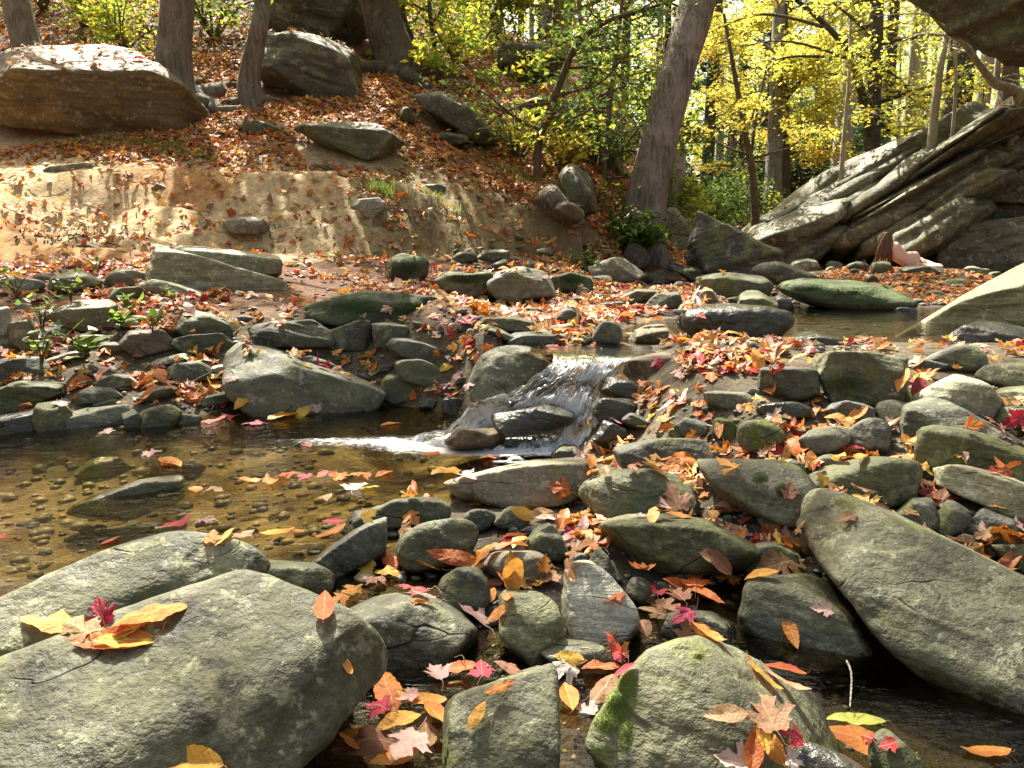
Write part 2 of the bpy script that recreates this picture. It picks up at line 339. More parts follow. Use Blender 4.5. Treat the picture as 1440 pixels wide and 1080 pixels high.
t.l(t.bump(h, .03), b.inputs['Normal']); t.finish(b.outputs[0])
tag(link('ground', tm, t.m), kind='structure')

# ---------------- rocks ----------------
_ico = {}
def ico(s):
    if s not in _ico:
        bm = bmesh.new(); bmesh.ops.create_icosphere(bm, subdivisions=s, radius=1)
        V = np.array([v.co[:] for v in bm.verts]); Fc = np.array([[v.index for v in f.verts] for f in bm.faces]); bm.free()
        _ico[s] = (V/np.linalg.norm(V, axis=1)[:, None], Fc)
    return _ico[s]
def chull(pts):
    pts = sorted(set(map(tuple, pts)))
    def half(ps):
        h = []
        for p in ps:
            while len(h) >= 2 and (h[-1][0]-h[-2][0])*(p[1]-h[-2][1])-(h[-1][1]-h[-2][1])*(p[0]-h[-2][0]) <= 0: h.pop()
            h.append(p)
        return h
    a = half(pts); b = half(pts[::-1]); return a[:-1]+b[:-1]
ALLV, ALLF, ALLI = [], [], []; _off = [0]; ROCKS = []
def collide(V, Fc, idx):
    ALLV.append(V); ALLF.append(Fc+_off[0]); ALLI.append(np.full(len(Fc), idx)); _off[0] += len(V)
def body(poly, d, thick, p=9, facets=(), nf=7, sub=5, seed=0, amp=0.035, samp=0.02, sax=(0.3, 0.1, 1.0), sfreq=28, tilt=.28, sink=0.0):
    """a stone whose outline from the path matches poly; d: distance of its middle; thick: front-to-back size"""
    rs = np.random.default_rng(seed+11)
    if p > 6.5: p = p*2.5; nf = nf+3
    if not facets and p > 6.5: facets = [((rs.normal()*.22, -.12+rs.normal()*.22, 1), rs.uniform(.62, .84)), ((rs.normal()*.5, -1, rs.uniform(.2, .9)), rs.uniform(.64, .88))]
    H = np.array(chull(poly), float); c = H.mean(0)
    c = (H.min(0)+H.max(0))/2*.5+c*.5
    C = at(c[0], c[1], d); v = C-np.array([0, 0, CAMZ]); s = (v@np.array([0, CP, -SP]))/F; v = unit(v)
    e1 = unit(np.cross(v, [0, 0, 1])); e2 = np.cross(e1, v)
    Q = np.stack([(H[:, 0]-c[0])*s, -(H[:, 1]-c[1])*s], -1)
    if sink: Q[:, 1] = np.where(Q[:, 1] < 0, Q[:, 1]-sink, Q[:, 1])
    N, D = [], []
    area = sum(Q[i, 0]*Q[(i+1) % len(Q), 1]-Q[(i+1) % len(Q), 0]*Q[i, 1] for i in range(len(Q)))
    for i in range(len(Q)):
        a, b = Q[i], Q[(i+1) % len(Q)]; e = b-a; n = np.array([e[1], -e[0]])*(1 if area > 0 else -1)
        L = np.linalg.norm(n)
        if L < 1e-6: continue
        n /= L; dd = max(n@a, .004); tt = rs.uniform(-tilt, tilt)
        m = n[0]*e1+n[1]*e2+tt*v; k = np.linalg.norm(m); N.append(m/k); D.append(dd/k)
    w = Q.max(0)-Q.min(0)
    for sg, fr in ((-1, .5), (1, .5)):
        N.append(sg*v); D.append(thick*fr)
    def sup(n):
        q = Q[:, 0]*(e1@n)+Q[:, 1]*(e2@n); return q.max()+abs(v@n)*thick*.5
    for (n, fr) in facets:
        n = unit(n); N.append(n); D.append(sup(n)*fr)
    for k in range(nf):
        n = unit(rs.normal(size=3)); n = n if n@v < .2 else n-1.2*(n@v)*v; n = unit(n)
        N.append(n); D.append(sup(n)*rs.uniform(.60, .93))
    N = np.array(N); D = np.array(D)*1.075
    U, Fc = ico(sub)
    B = np.stack([e1*w[0]/2, e2*w[1]/2, v*thick/2]); U = U@B; ur = np.linalg.norm(U, axis=1)[:, None]; U = U/ur
    q = np.clip(U@N.T, 0, None)/D
    r = (q**p).sum(1)**(-1/p)
    V = U*r[:, None]; sz = (w[0]*w[1]*thick)**(1/3)
    nn = fbm((V+C)/sz*1.4+seed, 5, seed % 97); V = V*(1+amp*2.2*nn)[:, None]
    A = unit(sax); ph = (V+C)@A
    wv = fbm((V+C)/sz*1.1+5, 2, 5)*sz*.12
    Sx = np.stack([(ph+wv)*sfreq/max(sz, .12)*.25, V[:, 0]/sz*.6, V[:, 1]/sz*.6], -1)
    st = fbm(Sx, 4, seed % 89, .62)
    V = V+(V/np.linalg.norm(V, axis=1)[:, None])*(st*samp*sz)[:, None]
    V = V*(1+.016*fbm((V+C)/sz*7, 4, 3)-.03*smooth(.30, .42, np.abs(fbm((V+C)/sz*2.1+9, 3, 8))))[:, None]
    if np.dot(np.cross(V[Fc[0, 1]]-V[Fc[0, 0]], V[Fc[0, 2]]-V[Fc[0, 0]]), V[Fc[0, 0]]) < 0: Fc = Fc[:, ::-1]
    return V+C, Fc, C
def rock(short, mat, poly, d=None, thick=None, name='boulder', cat='boulder', p=9, bodies=None, sub=None, group=None, dz=0.0, **kw):
    i = len(ROCKS); P = np.array(poly, float); mn, mx = P.min(0), P.max(0); w, h = mx-mn; cx = (mn[0]+mx[0])/2
    if d is None:
        b = gp(np.clip(cx, -250, 1700), mx[1]-2); base = b[1]
    else: base = None
    s0 = (base if base else d)/F/CP
    th = (thick if thick else .8)*(0.45*w+0.55*h)*s0
    dd = d if d is not None else base+th*.38
    size = max(w, h)
    if sub is None: sub = 7 if size > 330 else 6 if size > 110 else 5 if size > 38 else 4
    V, Fc, C = body(poly, dd, th, p=p, sub=sub, seed=i*7+3, **kw)
    if bodies:
        for bp, bd, bt, bkw in bodies:
            V2, F2, _ = body(bp, dd+bd, bt, sub=(5 if len(bodies) > 3 else sub), seed=i*7+5, **bkw); Fc = np.vstack([Fc, F2+len(V)]); V = np.vstack([V, V2])
    V[:, 2] += dz
    O = np.array([C[0], C[1], V[:, 2].min()])
    o = link(name, mesh_np(name, V-O, Fc), M[mat], loc=O); tag(o, short, cat, group)
    ROCKS.append((short, P, o)); collide(V, Fc, i)
    return o
UPV = (0, 0, 1)
# --- foreground ---
rock('broad flat grey boulder with leaves in its trough', 'G',
     [(-60, 905), (60, 905), (150, 908), (230, 872), (290, 842), (340, 836), (400, 875), (470, 945), (510, 982), (514, 1008), (430, 1062), (360, 1100), (200, 1150), (-80, 1170)],
     d=.80, thick=.95, p=12, facets=[((.06, -.42, 1), .60), ((.7, -.5, .55), .88)], nf=-1, tilt=.1, samp=.006, amp=.02, dz=-.0,
     bodies=[([(-60, 852), (0, 838), (80, 813), (170, 778), (250, 770), (305, 790), (340, 822), (345, 860), (250, 910), (100, 940), (-60, 950)], .16, .28, dict(p=10, facets=[((.1, -.5, 1), .72)], nf=0, tilt=.1, samp=.01, amp=.02))])
rock('mottled tan flat rock behind the broad front boulder', 'G', [(310, 795), (345, 783), (400, 789), (440, 798), (470, 822), (480, 850), (455, 885), (430, 895), (395, 880), (345, 845)], p=10)
rock('dark bluish rounded boulder in front of the oblong stones', 'g', [(455, 905), (462, 883), (508, 840), (535, 836), (575, 850), (612, 856), (650, 873), (670, 892), (673, 925), (655, 948), (560, 964), (520, 966), (470, 932)], p=9, nf=7, facets=[((0, -.3, 1), .72)])
rock('dark oblong slab leaning at the pool edge', 'k', [(420, 800), (440, 778), (500, 745), (545, 734), (563, 745), (556, 775), (500, 806), (470, 818), (430, 813)], p=10)
rock('smooth light oval stone below the pool edge', 'g', [(546, 768), (552, 745), (590, 733), (650, 731), (680, 743), (686, 765), (670, 782), (610, 792), (575, 805), (555, 795)], p=5, nf=3)
rock('small dark stone half ringed by orange leaves', 'k', [(613, 820), (625, 798), (660, 791), (690, 805), (700, 840), (690, 862), (665, 868), (630, 852)], p=7)
rock('pale upright egg shaped stone in the middle', 'l', [(702, 850), (705, 830), (720, 824), (760, 832), (782, 855), (785, 890), (796, 915), (780, 937), (740, 940), (712, 925), (703, 890)], p=7, facets=[((0, -.8, 1), .74)])
rock('pale striped stone glistening in the sun', 'S', [(800, 800), (842, 800), (890, 833), (898, 870), (880, 895), (840, 914), (810, 914), (782, 890), (788, 845)], p=9, nf=-1, thick=.6, facets=[((-.05, -.8, 1), .66)])
rock('small brown stone behind the egg shaped stone', 't', [(685, 795), (700, 775), (740, 769), (770, 780), (779, 805), (750, 822), (700, 818)], p=7)
rock('small greenish stone behind the striped one', 'g', [(738, 772), (750, 748), (775, 741), (800, 765), (807, 788), (780, 796), (745, 788)], p=8)
rock('long flat olive slab at the foot of the cascade', 't', [(617, 687), (640, 672), (740, 652), (828, 648), (840, 665), (835, 692), (780, 712), (700, 716), (640, 708)], p=11, thick=.7)
rock('low wet slab rimming the pool', 'g', [(490, 728), (520, 712), (630, 701), (642, 716), (630, 740), (560, 746), (500, 748)], p=10)
rock('thin wet stone at the pool rim', 'k', [(482, 742), (500, 721), (540, 717), (560, 735), (550, 752), (500, 756)], p=9)
rock('dark round cobble under two yellow leaves', 'k', [(643, 731), (660, 714), (690, 714), (702, 735), (690, 750), (655, 748)], p=6)
rock('small pale green cobble beside the dark round one', 'g', [(695, 730), (715, 713), (737, 716), (745, 736), (725, 750), (700, 745)], p=7)
rock('long dark grey slab below the falls', 'k', [(838, 655), (860, 635), (900, 621), (960, 619), (1030, 625), (1052, 640), (1045, 658), (960, 664), (900, 670), (845, 670)], p=10)
rock('big dark wedge boulder with a moss spot', 'm', [(960, 660), (1000, 650), (1060, 644), (1100, 647), (1132, 670), (1152, 700), (1164, 726), (1142, 748), (1100, 745), (1040, 717), (990, 692), (964, 677)], p=12, facets=[((-.2, -.6, .9), .7)])
rock('swirly grey boulder behind the long green one', 'g', [(812, 695), (830, 671), (870, 663), (930, 663), (960, 670), (987, 690), (982, 722), (900, 738), (860, 740), (835, 722)], p=9, amp=.05)
rock('long bulging grey green boulder', 'g', [(845, 750), (860, 737), (960, 731), (1020, 733), (1060, 749), (1080, 768), (1045, 787), (1010, 807), (950, 817), (900, 814), (870, 797), (850, 772)], p=8, nf=6)
rock('small black cobble below the bulging boulder', 'k', [(878, 832), (890, 810), (910, 810), (920, 835), (912, 854), (890, 852)], p=6)
rock('small triangular stone beside the striped one', 'g', [(823, 803), (840, 768), (864, 800), (864, 815), (840, 819)], p=12)
rock('dark stone under the brown oak leaf', 'k', [(1045, 800), (1055, 775), (1090, 765), (1125, 769), (1142, 790), (1132, 818), (1080, 828), (1050, 820)], p=9)
rock('small tan stone beside the big wedge', 't', [(1066, 736), (1075, 721), (1090, 725), (1106, 742), (1100, 754), (1072, 752)], p=9)
rock('rounded grey boulder beside the huge right one', 'g', [(1029, 850), (1042, 829), (1080, 819), (1130, 821), (1175, 843), (1212, 885), (1227, 910), (1221, 932), (1170, 945), (1120, 937), (1070, 917), (1040, 897)], p=8, nf=7, facets=[((0, -.25, 1), .75)])
rock('two toned angular front stone', 'G', [(631, 1000), (640, 984), (700, 964), (770, 944), (800, 973), (816, 1010), (806, 1060), (795, 1130), (640, 1140), (628, 1060)], p=10, facets=[((-.1, -.6, 1), .66), ((.7, -.5, .9), .74)], nf=0, d=.80)
rock('large front boulder with bright moss and a crack', 'm', [(813, 1040), (850, 985), (880, 940), (910, 922), (960, 908), (1010, 915), (1062, 920), (1112, 943), (1152, 975), (1167, 1020), (1140, 1070), (1060, 1130), (1000, 1150), (830, 1150)], p=7, facets=[((0, -.6, 1), .74)], nf=2, d=.82, amp=.05)
rock('flat dim stone behind the mossy front boulder', 'g', [(918, 903), (940, 867), (990, 861), (1037, 880), (1040, 915), (980, 925)], p=8)
rock('small greenish stone left of the mossy boulder', 'g', [(758, 925), (790, 904), (850, 908), (875, 950), (830, 968), (780, 955)], p=8)
rock('huge lichen spotted boulder on the right', 'G', [(1128, 748), (1135, 725), (1170, 718), (1240, 734), (1300, 754), (1380, 783), (1520, 832), (1560, 1000), (1500, 1060), (1430, 1022), (1370, 975), (1300, 925), (1230, 880), (1170, 832), (1140, 802)], d=1.18, thick=.8, p=9, facets=[((-.15, -.7, 1), .62), ((-.7, -.7, -.6), .66)], nf=0, tilt=.15, amp=.025)
rock('small pointed stone in the dark water corner', 'g', [(1226, 1057), (1245, 1037), (1270, 1053), (1300, 1075), (1315, 1120), (1240, 1120)], p=10, d=.76)
rock('low black stone at the bottom edge', 'd', [(1085, 1085), (1120, 1060), (1170, 1054), (1217, 1072), (1230, 1110), (1085, 1115)], p=8, d=.72)
# --- right pile ---
rock('blocky moss green boulder right of the leaf dam', 'm', [(1140, 510), (1150, 502), (1230, 498), (1262, 504), (1266, 530), (1259, 560), (1210, 569), (1160, 573), (1147, 555)], p=18, nf=3, facets=[((.1, -1, .15), .8)], tilt=.12)
rock('dark cracked stone left of the blocky boulder', 'k', [(1062, 537), (1072, 520), (1110, 517), (1142, 520), (1147, 550), (1120, 567), (1080, 562), (1064, 552)], p=9)
rock('big pale rounded boulder at the right side', 'l', [(1293, 567), (1310, 548), (1340, 530), (1375, 525), (1398, 544), (1405, 567), (1386, 595), (1350, 598), (1310, 590)], p=7, nf=4)
rock('long grey stone below the pale rounded boulder', 'g', [(1247, 602), (1262, 585), (1300, 570), (1340, 570), (1380, 590), (1422, 615), (1412, 632), (1330, 630), (1270, 632), (1252, 617)], p=9)
rock('large oblong grey stone with mossy left end', 'g', [(1269, 642), (1285, 620), (1330, 605), (1390, 609), (1470, 630), (1490, 662), (1440, 676), (1380, 672), (1320, 664), (1280, 658)], p=8)
rock('smooth oval grey stone above the huge boulder', 'g', [(1138, 687), (1170, 660), (1230, 643), (1280, 644), (1301, 660), (1301, 682), (1280, 697), (1210, 714), (1160, 711)], p=7, nf=4)
rock('long ridged stone at the right edge', 's', [(1305, 671), (1315, 656), (1350, 657), (1400, 669), (1480, 685), (1490, 724), (1430, 723), (1370, 707), (1320, 692)], p=11, samp=.04)
rock('dark round cobble in a gap above the oval stone', 'k', [(1189, 617), (1205, 592), (1232, 584), (1250, 600), (1253, 627), (1230, 643), (1200, 641)], p=7)
rock('dark mossy cobble left of the round one', 'm', [(1116, 632), (1140, 605), (1170, 595), (1191, 608), (1187, 638), (1150, 644)], p=7)
rock('round green cobble among red leaves', 'm', [(1033, 615), (1045, 595), (1070, 588), (1095, 595), (1103, 615), (1090, 634), (1060, 640), (1038, 630)], p=6, nf=3)
rock('small pale flaky stone under the mossy block', 's', [(1228, 571), (1250, 559), (1282, 575), (1277, 593), (1240, 592)], p=11)
rock('flat dark stone under the mossy block', 'k', [(1150, 587), (1170, 570), (1210, 565), (1242, 578), (1232, 594), (1160, 600)], p=9)
rock('flat slate grey stone near the upper pool', 'k', [(1272, 515), (1290, 506), (1325, 507), (1341, 516), (1320, 524), (1280, 524)], p=8)
rock('dark egg shaped boulder beside the upper pool', 'k', [(1298, 517), (1330, 492), (1360, 484), (1385, 495), (1389, 512), (1375, 526), (1330, 526)], p=6, nf=3)
rock('pale rounded stone at the right frame edge', 'l', [(1387, 532), (1405, 510), (1430, 505), (1480, 515), (1480, 548), (1420, 553), (1393, 547)], p=7)
rock('flat white stone at the right frame edge', 'l', [(1397, 562), (1410, 549), (1480, 545), (1480, 573), (1410, 573)], p=9)
rock('dark flat stone at the right frame edge', 'k', [(1394, 587), (1410, 570), (1480, 568), (1480, 608), (1410, 604)], p=9)
rock('black cobble under the oval grey stone', 'k', [(1260, 722), (1280, 701), (1310, 704), (1320, 732), (1300, 753), (1270, 748)], p=7)
rock('black cobble under the long ridged stone', 'k', [(1316, 737), (1330, 707), (1355, 709), (1362, 742), (1345, 758), (1320, 755)], p=7)
rock('dark flat cobble in the shade at the right', 'k', [(1358, 732), (1380, 717), (1430, 721), (1442, 747), (1400, 758), (1365, 753)], p=8)
rock('small green cobble in the shade at the right', 'm', [(1380, 762), (1395, 744), (1425, 744), (1442, 767), (1420, 779), (1390, 778)], p=8)
rock('sloping green slab behind the huge boulder', 'g', [(1390, 790), (1440, 764), (1500, 768), (1500, 815), (1420, 812)], p=9)
# --- upper pool, dam ---
rock('long dark wet boulder lying in the upper pool', 'd', [(951, 457), (960, 437), (990, 429), (1050, 427), (1105, 439), (1129, 460), (1117, 480), (1060, 487), (1000, 482), (960, 472)], d=3.25, p=6, nf=3)
rock('brown wet wedge boulder before the upper pool', 'd', [(1087, 503), (1100, 478), (1130, 465), (1160, 471), (1190, 487), (1212, 495), (1203, 511), (1150, 518), (1100, 516)], d=2.72, p=9)
rock('flat olive boulder above the wet one', 'm', [(973, 404), (985, 389), (1020, 384), (1065, 387), (1084, 400), (1077, 417), (1030, 422), (985, 418)], p=8)
rock('rounded grey green boulder near the far pool', 'g', [(1059, 387), (1075, 373), (1110, 370), (1140, 381), (1150, 396), (1130, 405), (1080, 406), (1062, 400)], p=7)
rock('long mossy log shaped boulder across the creek', 'M', [(1093, 406), (1105, 394), (1150, 392), (1230, 401), (1265, 411), (1280, 426), (1255, 441), (1200, 445), (1150, 438), (1110, 423)], d=5.4, p=6, thick=.6, nf=4)
rock('low green slab beside the dark triangular boulder', 'm', [(948, 387), (970, 375), (1010, 369), (1018, 380), (1005, 394), (960, 398)], p=9)
rock('dark triangular boulder standing mid valley', 'K', [(975, 378), (976, 320), (985, 303), (1000, 307), (1040, 331), (1075, 344), (1100, 357), (1117, 371), (1100, 386), (1040, 391), (990, 388)], p=13, d=9.0, samp=.06, sax=(-.3, .1, 1), facets=[((.1, -1, .1), .8)])
rock('small tan stone by the wet boulder', 't', [(973, 424), (985, 404), (1000, 404), (1017, 425), (1000, 434), (980, 433)], p=10)
rock('dark green stone at the upper pool edge', 'm', [(1031, 437), (1040, 415), (1070, 415), (1102, 435), (1097, 449), (1050, 449)], p=9)
rock('black round stone at the upper pool edge', 'd', [(1083, 431), (1092, 417), (1108, 419), (1117, 432), (1106, 444), (1090, 442)], p=6)
rock('pale grooved ramp boulder dipping into the pool', 's', [(1243, 474), (1290, 439), (1360, 409), (1440, 381), (1600, 325), (1620, 470), (1440, 476), (1360, 480), (1300, 487), (1262, 484)], d=4.1, thick=.45, p=12, samp=.035, sax=(-.35, -.3, 1), facets=[((-.45, -.25, 1), .62)], nf=3, sink=.15)
rock('dark boulder beneath the pale ramp', 'd', [(1308, 502), (1350, 468), (1390, 456), (1450, 463), (1520, 480), (1520, 513), (1420, 519), (1350, 509)], p=9, d=3.3)
rock('little flat shiny stone under the leaf dam', 'g', [(983, 562), (1000, 549), (1040, 549), (1064, 562), (1062, 575), (1020, 579)], p=9)
rock('brown wet block under the leaf dam', 'b', [(882, 522), (900, 501), (960, 498), (1030, 505), (1062, 530), (1054, 562), (1000, 574), (930, 566), (893, 552)], d=2.62, p=10)
rock('yellow mossy cobble below the leaf dam', 'M', [(998, 602), (1010, 586), (1025, 586), (1037, 605), (1032, 625), (1010, 625)], p=7)
rock('dark cobble beside the yellow mossy one', 'k', [(948, 602), (965, 587), (990, 591), (1002, 606), (987, 618), (955, 618)], p=7)
rock('flat black stone under the cracked one', 'd', [(1061, 580), (1080, 565), (1130, 567), (1152, 578), (1132, 591), (1075, 593)], p=9)
rock('tiny grey wedge beside a curled leaf', 'g', [(1144, 657), (1155, 639), (1175, 639), (1184, 656), (1165, 665)], p=10)
rock('small grey cobble beside the dark wedge boulder', 'g', [(1098, 662), (1110, 644), (1130, 649), (1139, 672), (1120, 680)], p=8)
# --- left and middle terrace ---
rock('long moss covered boulder with a yellow leaf', 'M', [(438, 434), (452, 414), (500, 413), (570, 413), (610, 417), (634, 435), (627, 455), (560, 459), (480, 453), (445, 448)], p=11)
rock('square grey block below the mossy boulder', 'k', [(463, 457), (480, 450), (522, 452), (526, 484), (500, 493), (466, 489)], p=18, nf=2, tilt=.1)
rock('smaller grey block beside the square one', 'g', [(525, 456), (570, 452), (577, 480), (550, 488), (527, 486)], p=18, nf=2, tilt=.1)
rock('rounded mossy rock on the leafy terrace', 'M', [(538, 377), (555, 361), (580, 360), (601, 371), (604, 392), (580, 401), (545, 395)], p=8)
rock('mossy ledge stone in the middle of the terrace', 'm', [(608, 393), (640, 381), (690, 379), (696, 417), (660, 421), (625, 409)], p=10)
rock('darker mossy block in the middle of the terrace', 'm', [(688, 383), (730, 376), (770, 384), (782, 400), (777, 421), (740, 431), (693, 421)], p=12)
rock('mossy end block right of the terrace ledge', 'M', [(773, 387), (800, 379), (827, 391), (835, 409), (810, 416), (780, 412)], p=10)
rock('flat dim stone near the bank foot', 'g', [(670, 363), (690, 351), (712, 352), (720, 364), (700, 373), (678, 372)], p=8)
rock('second flat stone near the bank foot', 'g', [(634, 365), (645, 353), (665, 354), (672, 364), (660, 372), (640, 371)], p=8)
rock('bright tan rock below the bank corner', 't', [(813, 384), (840, 365), (865, 356), (890, 374), (910, 388), (880, 397), (840, 397)], p=11)
rock('upright brown rock below the leaning tree', 'b', [(870, 362), (885, 341), (900, 341), (912, 360), (907, 379), (885, 377)], p=10)
rock('flat grey stone in front of the tan rock', 'g', [(861, 424), (885, 407), (915, 404), (927, 412), (907, 427), (875, 433)], p=9)
rock('grey slab stone left of the wet boulder', 'g', [(906, 430), (925, 414), (950, 411), (964, 422), (957, 436), (925, 440)], p=9)
rock('small slate stone on red leaves', 'k', [(781, 447), (792, 432), (805, 432), (819, 450), (812, 461), (790, 459)], p=8)
rock('smooth dark round boulder above the falls', 'k', [(827, 472), (838, 456), (860, 453), (875, 461), (881, 475), (867, 488), (840, 487)], p=6, nf=3)
rock('long flat stone above the falls', 'k', [(698, 484), (712, 467), (760, 466), (800, 471), (814, 483), (800, 495), (740, 493), (705, 495)], p=10)
rock('long thin grey slab behind the flat stone', 'g', [(653, 460), (680, 447), (730, 445), (767, 455), (757, 469), (690, 470)], p=9)
rock('flat tan slab at the lip of the falls', 't', [(878, 480), (895, 464), (940, 461), (959, 470), (959, 485), (920, 490)], d=3.15, p=13)
rock('dark flat stone above the twin cobbles', 'k', [(538, 490), (555, 475), (600, 481), (642, 495), (637, 511), (590, 512), (550, 503)], p=9)
rock('grey cobble left of the round falls boulder', 'g', [(547, 517), (560, 501), (590, 499), (620, 511), (634, 530), (617, 544), (580, 542), (555, 531)], p=7)
rock('dark mossy cobble below the grey one', 'm', [(533, 548), (545, 527), (570, 527), (592, 545), (592, 564), (560, 567)], p=8)
rock('round sunlit green boulder beside the cascade', 'G', [(652, 545), (667, 505), (690, 487), (730, 483), (768, 498), (782, 525), (778, 555), (740, 575), (700, 582), (665, 575)], d=2.86, thick=.6, p=5.5, nf=3)
rock('black wet stone inside the cascade', 'd', [(676, 597), (700, 582), (740, 575), (780, 567), (805, 579), (803, 596), (760, 609), (700, 614)], d=2.45, p=9)
rock('low wet brown stone in the foam', 'b', [(616, 620), (640, 601), (680, 598), (713, 607), (703, 628), (650, 634)], d=2.38, p=8)
rock('dark shelf stone right of the cascade', 'd', [(838, 547), (850, 531), (890, 539), (922, 555), (917, 573), (870, 567)], d=2.52, p=11)
rock('black shiny stone under the dark shelf', 'd', [(830, 578), (845, 561), (880, 561), (899, 572), (892, 589), (850, 595)], d=2.4, p=8)
rock('black stone at the right foot of the falls', 'd', [(826, 613), (845, 591), (880, 594), (892, 616), (862, 632), (835, 629)], p=8)
rock('small green stone at the foot of the falls', 'm', [(768, 642), (785, 627), (810, 626), (822, 638), (807, 654), (780, 654)], p=8)
rock('small dark stone left of the cascade', 'd', [(616, 574), (630, 555), (655, 557), (664, 572), (642, 586)], p=8)
rock('tiny dark stone near the pale triangular boulder', 'k', [(588, 574), (600, 559), (617, 564), (614, 581)], p=8)
rock('long striated pale yellow boulder', 's', [(195, 366), (205, 350), (240, 351), (300, 374), (350, 384), (400, 401), (404, 426), (385, 434), (330, 427), (290, 412), (240, 397), (205, 387)], d=4.55, p=14, samp=.05, sax=(.35, .1, 1), nf=3, thick=.5)
rock('white topped slab behind the striated boulder', 'l', [(238, 354), (260, 346), (300, 351), (340, 357), (395, 359), (414, 375), (407, 392), (370, 397), (320, 384)], d=4.95, p=12, sax=(.2, .1, 1), samp=.04, thick=.5)
rock('layered slab under the striated boulder', 's', [(208, 403), (220, 395), (260, 401), (310, 424), (334, 437), (320, 443), (270, 440), (225, 427)], d=4.25, p=11, samp=.05, sax=(.35, .1, 1))
rock('flat topped grey stone below the striated boulder', 'g', [(238, 457), (255, 444), (300, 441), (320, 451), (337, 480), (325, 485), (280, 473), (245, 471)], p=12, samp=.05)
rock('brown layered stone beside the green plants', 'b', [(173, 482), (190, 464), (240, 464), (247, 492), (200, 501)], p=12, samp=.05)
rock('long shadowed ledge under the grey stone', 'k', [(230, 481), (250, 472), (320, 477), (338, 494), (260, 498)], p=12, samp=.06)
rock('blocky mauve stone among the green plants', 't', [(78, 441), (95, 430), (155, 428), (162, 457), (150, 468), (100, 465)], p=18, nf=2)
rock('pale block at the far left edge', 'l', [(-30, 435), (10, 434), (15, 492), (-30, 498)], p=15, nf=2)
rock('tan block beside the far left one', 't', [(15, 456), (45, 451), (54, 490), (18, 493)], p=15, nf=2)
rock('small green stone left of the striated boulder', 'm', [(158, 417), (170, 401), (195, 401), (208, 415), (190, 427), (168, 426)], p=7)
rock('brown stone left of the striated boulder', 't', [(153, 394), (165, 379), (205, 382), (222, 399), (190, 405), (160, 405)], p=8)
rock('pale triangular boulder sloping into the pool', 'G', [(329, 502), (345, 489), (380, 490), (420, 504), (480, 524), (540, 554), (572, 574), (557, 582), (480, 586), (400, 586), (370, 566), (340, 534)], p=13, nf=3, facets=[((.0, -.6, 1), .62)], samp=.015)
rock('thin slab behind the pale triangular boulder', 'k', [(413, 502), (440, 497), (470, 508), (500, 530), (480, 540), (440, 516)], p=10)
rock('layered dark ledge above the triangular boulder', 'k', [(336, 482), (350, 464), (390, 449), (440, 447), (462, 457), (469, 482), (450, 495), (400, 494), (350, 491)], p=13, samp=.07)
rock('flat layered shelf at the left edge', 'g', [(-30, 565), (0, 545), (40, 537), (90, 544), (97, 560), (60, 572), (-30, 576)], p=12, samp=.06)
rock('thin flat stone above the row of blocks', 'g', [(103, 558), (130, 544), (165, 547), (182, 561), (140, 571), (108, 568)], p=10)
rock('low layered stone above the thin flat one', 'g', [(126, 541), (150, 527), (180, 529), (202, 546), (170, 553), (130, 551)], p=10)
rock('upright grey block at the pool edge', 'g', [(52, 587), (60, 567), (85, 564), (96, 580), (97, 616), (70, 627), (57, 614)], p=16, nf=2, tilt=.1)
rock('wide rectangular block at the pool edge', 'g', [(97, 578), (120, 574), (175, 574), (179, 607), (150, 616), (100, 613)], p=20, nf=1, tilt=.08)
rock('narrow block wedged in the pool edge row', 'k', [(175, 580), (190, 577), (198, 590), (196, 615), (178, 616)], p=14, nf=2, tilt=.1)
rock('rounded end block of the pool edge row', 'g', [(196, 581), (210, 571), (240, 571), (257, 585), (253, 607), (200, 609)], p=10)
rock('small last stone of the pool edge row', 'g', [(249, 587), (262, 577), (284, 590), (283, 606), (255, 609)], p=9)
rock('dark shelf corner at the left pool edge', 'd', [(-30, 588), (0, 589), (50, 581), (57, 622), (30, 630), (-30, 632)], p=12)
rock('small wet yellow stone in the shallows', 'm', [(78, 620), (95, 611), (116, 611), (120, 630), (85, 632)], p=8)
rock('wet yellow green slab in the shallows', 'm', [(120, 620), (145, 609), (190, 609), (200, 624), (182, 634), (122, 634)], p=9)
rock('small grey stone among orange leaves on the left', 'g', [(238, 527), (250, 509), (280, 507), (302, 520), (292, 538), (250, 541)], p=8)
rock('pale pointed stone breaking the pool surface', 'l', [(111, 662), (140, 642), (165, 647), (192, 660), (170, 674), (120, 671)], p=8)
rock('black wet stone carrying an orange leaf in the pool', 'd', [(203, 668), (225, 650), (265, 648), (290, 661), (270, 677), (220, 677)], p=7)
rock('long pale stone awash in the pool', 'l', [(105, 738), (140, 713), (200, 701), (250, 698), (278, 714), (272, 736), (210, 752), (130, 754)], p=8, thick=.7, dz=.055)
rock('dark shelf stone behind the left flats', 'k', [(-30, 512), (20, 502), (55, 504), (62, 519), (30, 534), (-30, 536)], p=12)
rock('pale stone near the bank foot on the left', 'l', [(63, 402), (85, 387), (120, 385), (142, 400), (110, 415), (75, 413)], p=8)
rock('pale flat stone at the far left terrace', 'l', [(-20, 400), (10, 388), (45, 388), (58, 402), (30, 415), (-20, 415)], p=9)
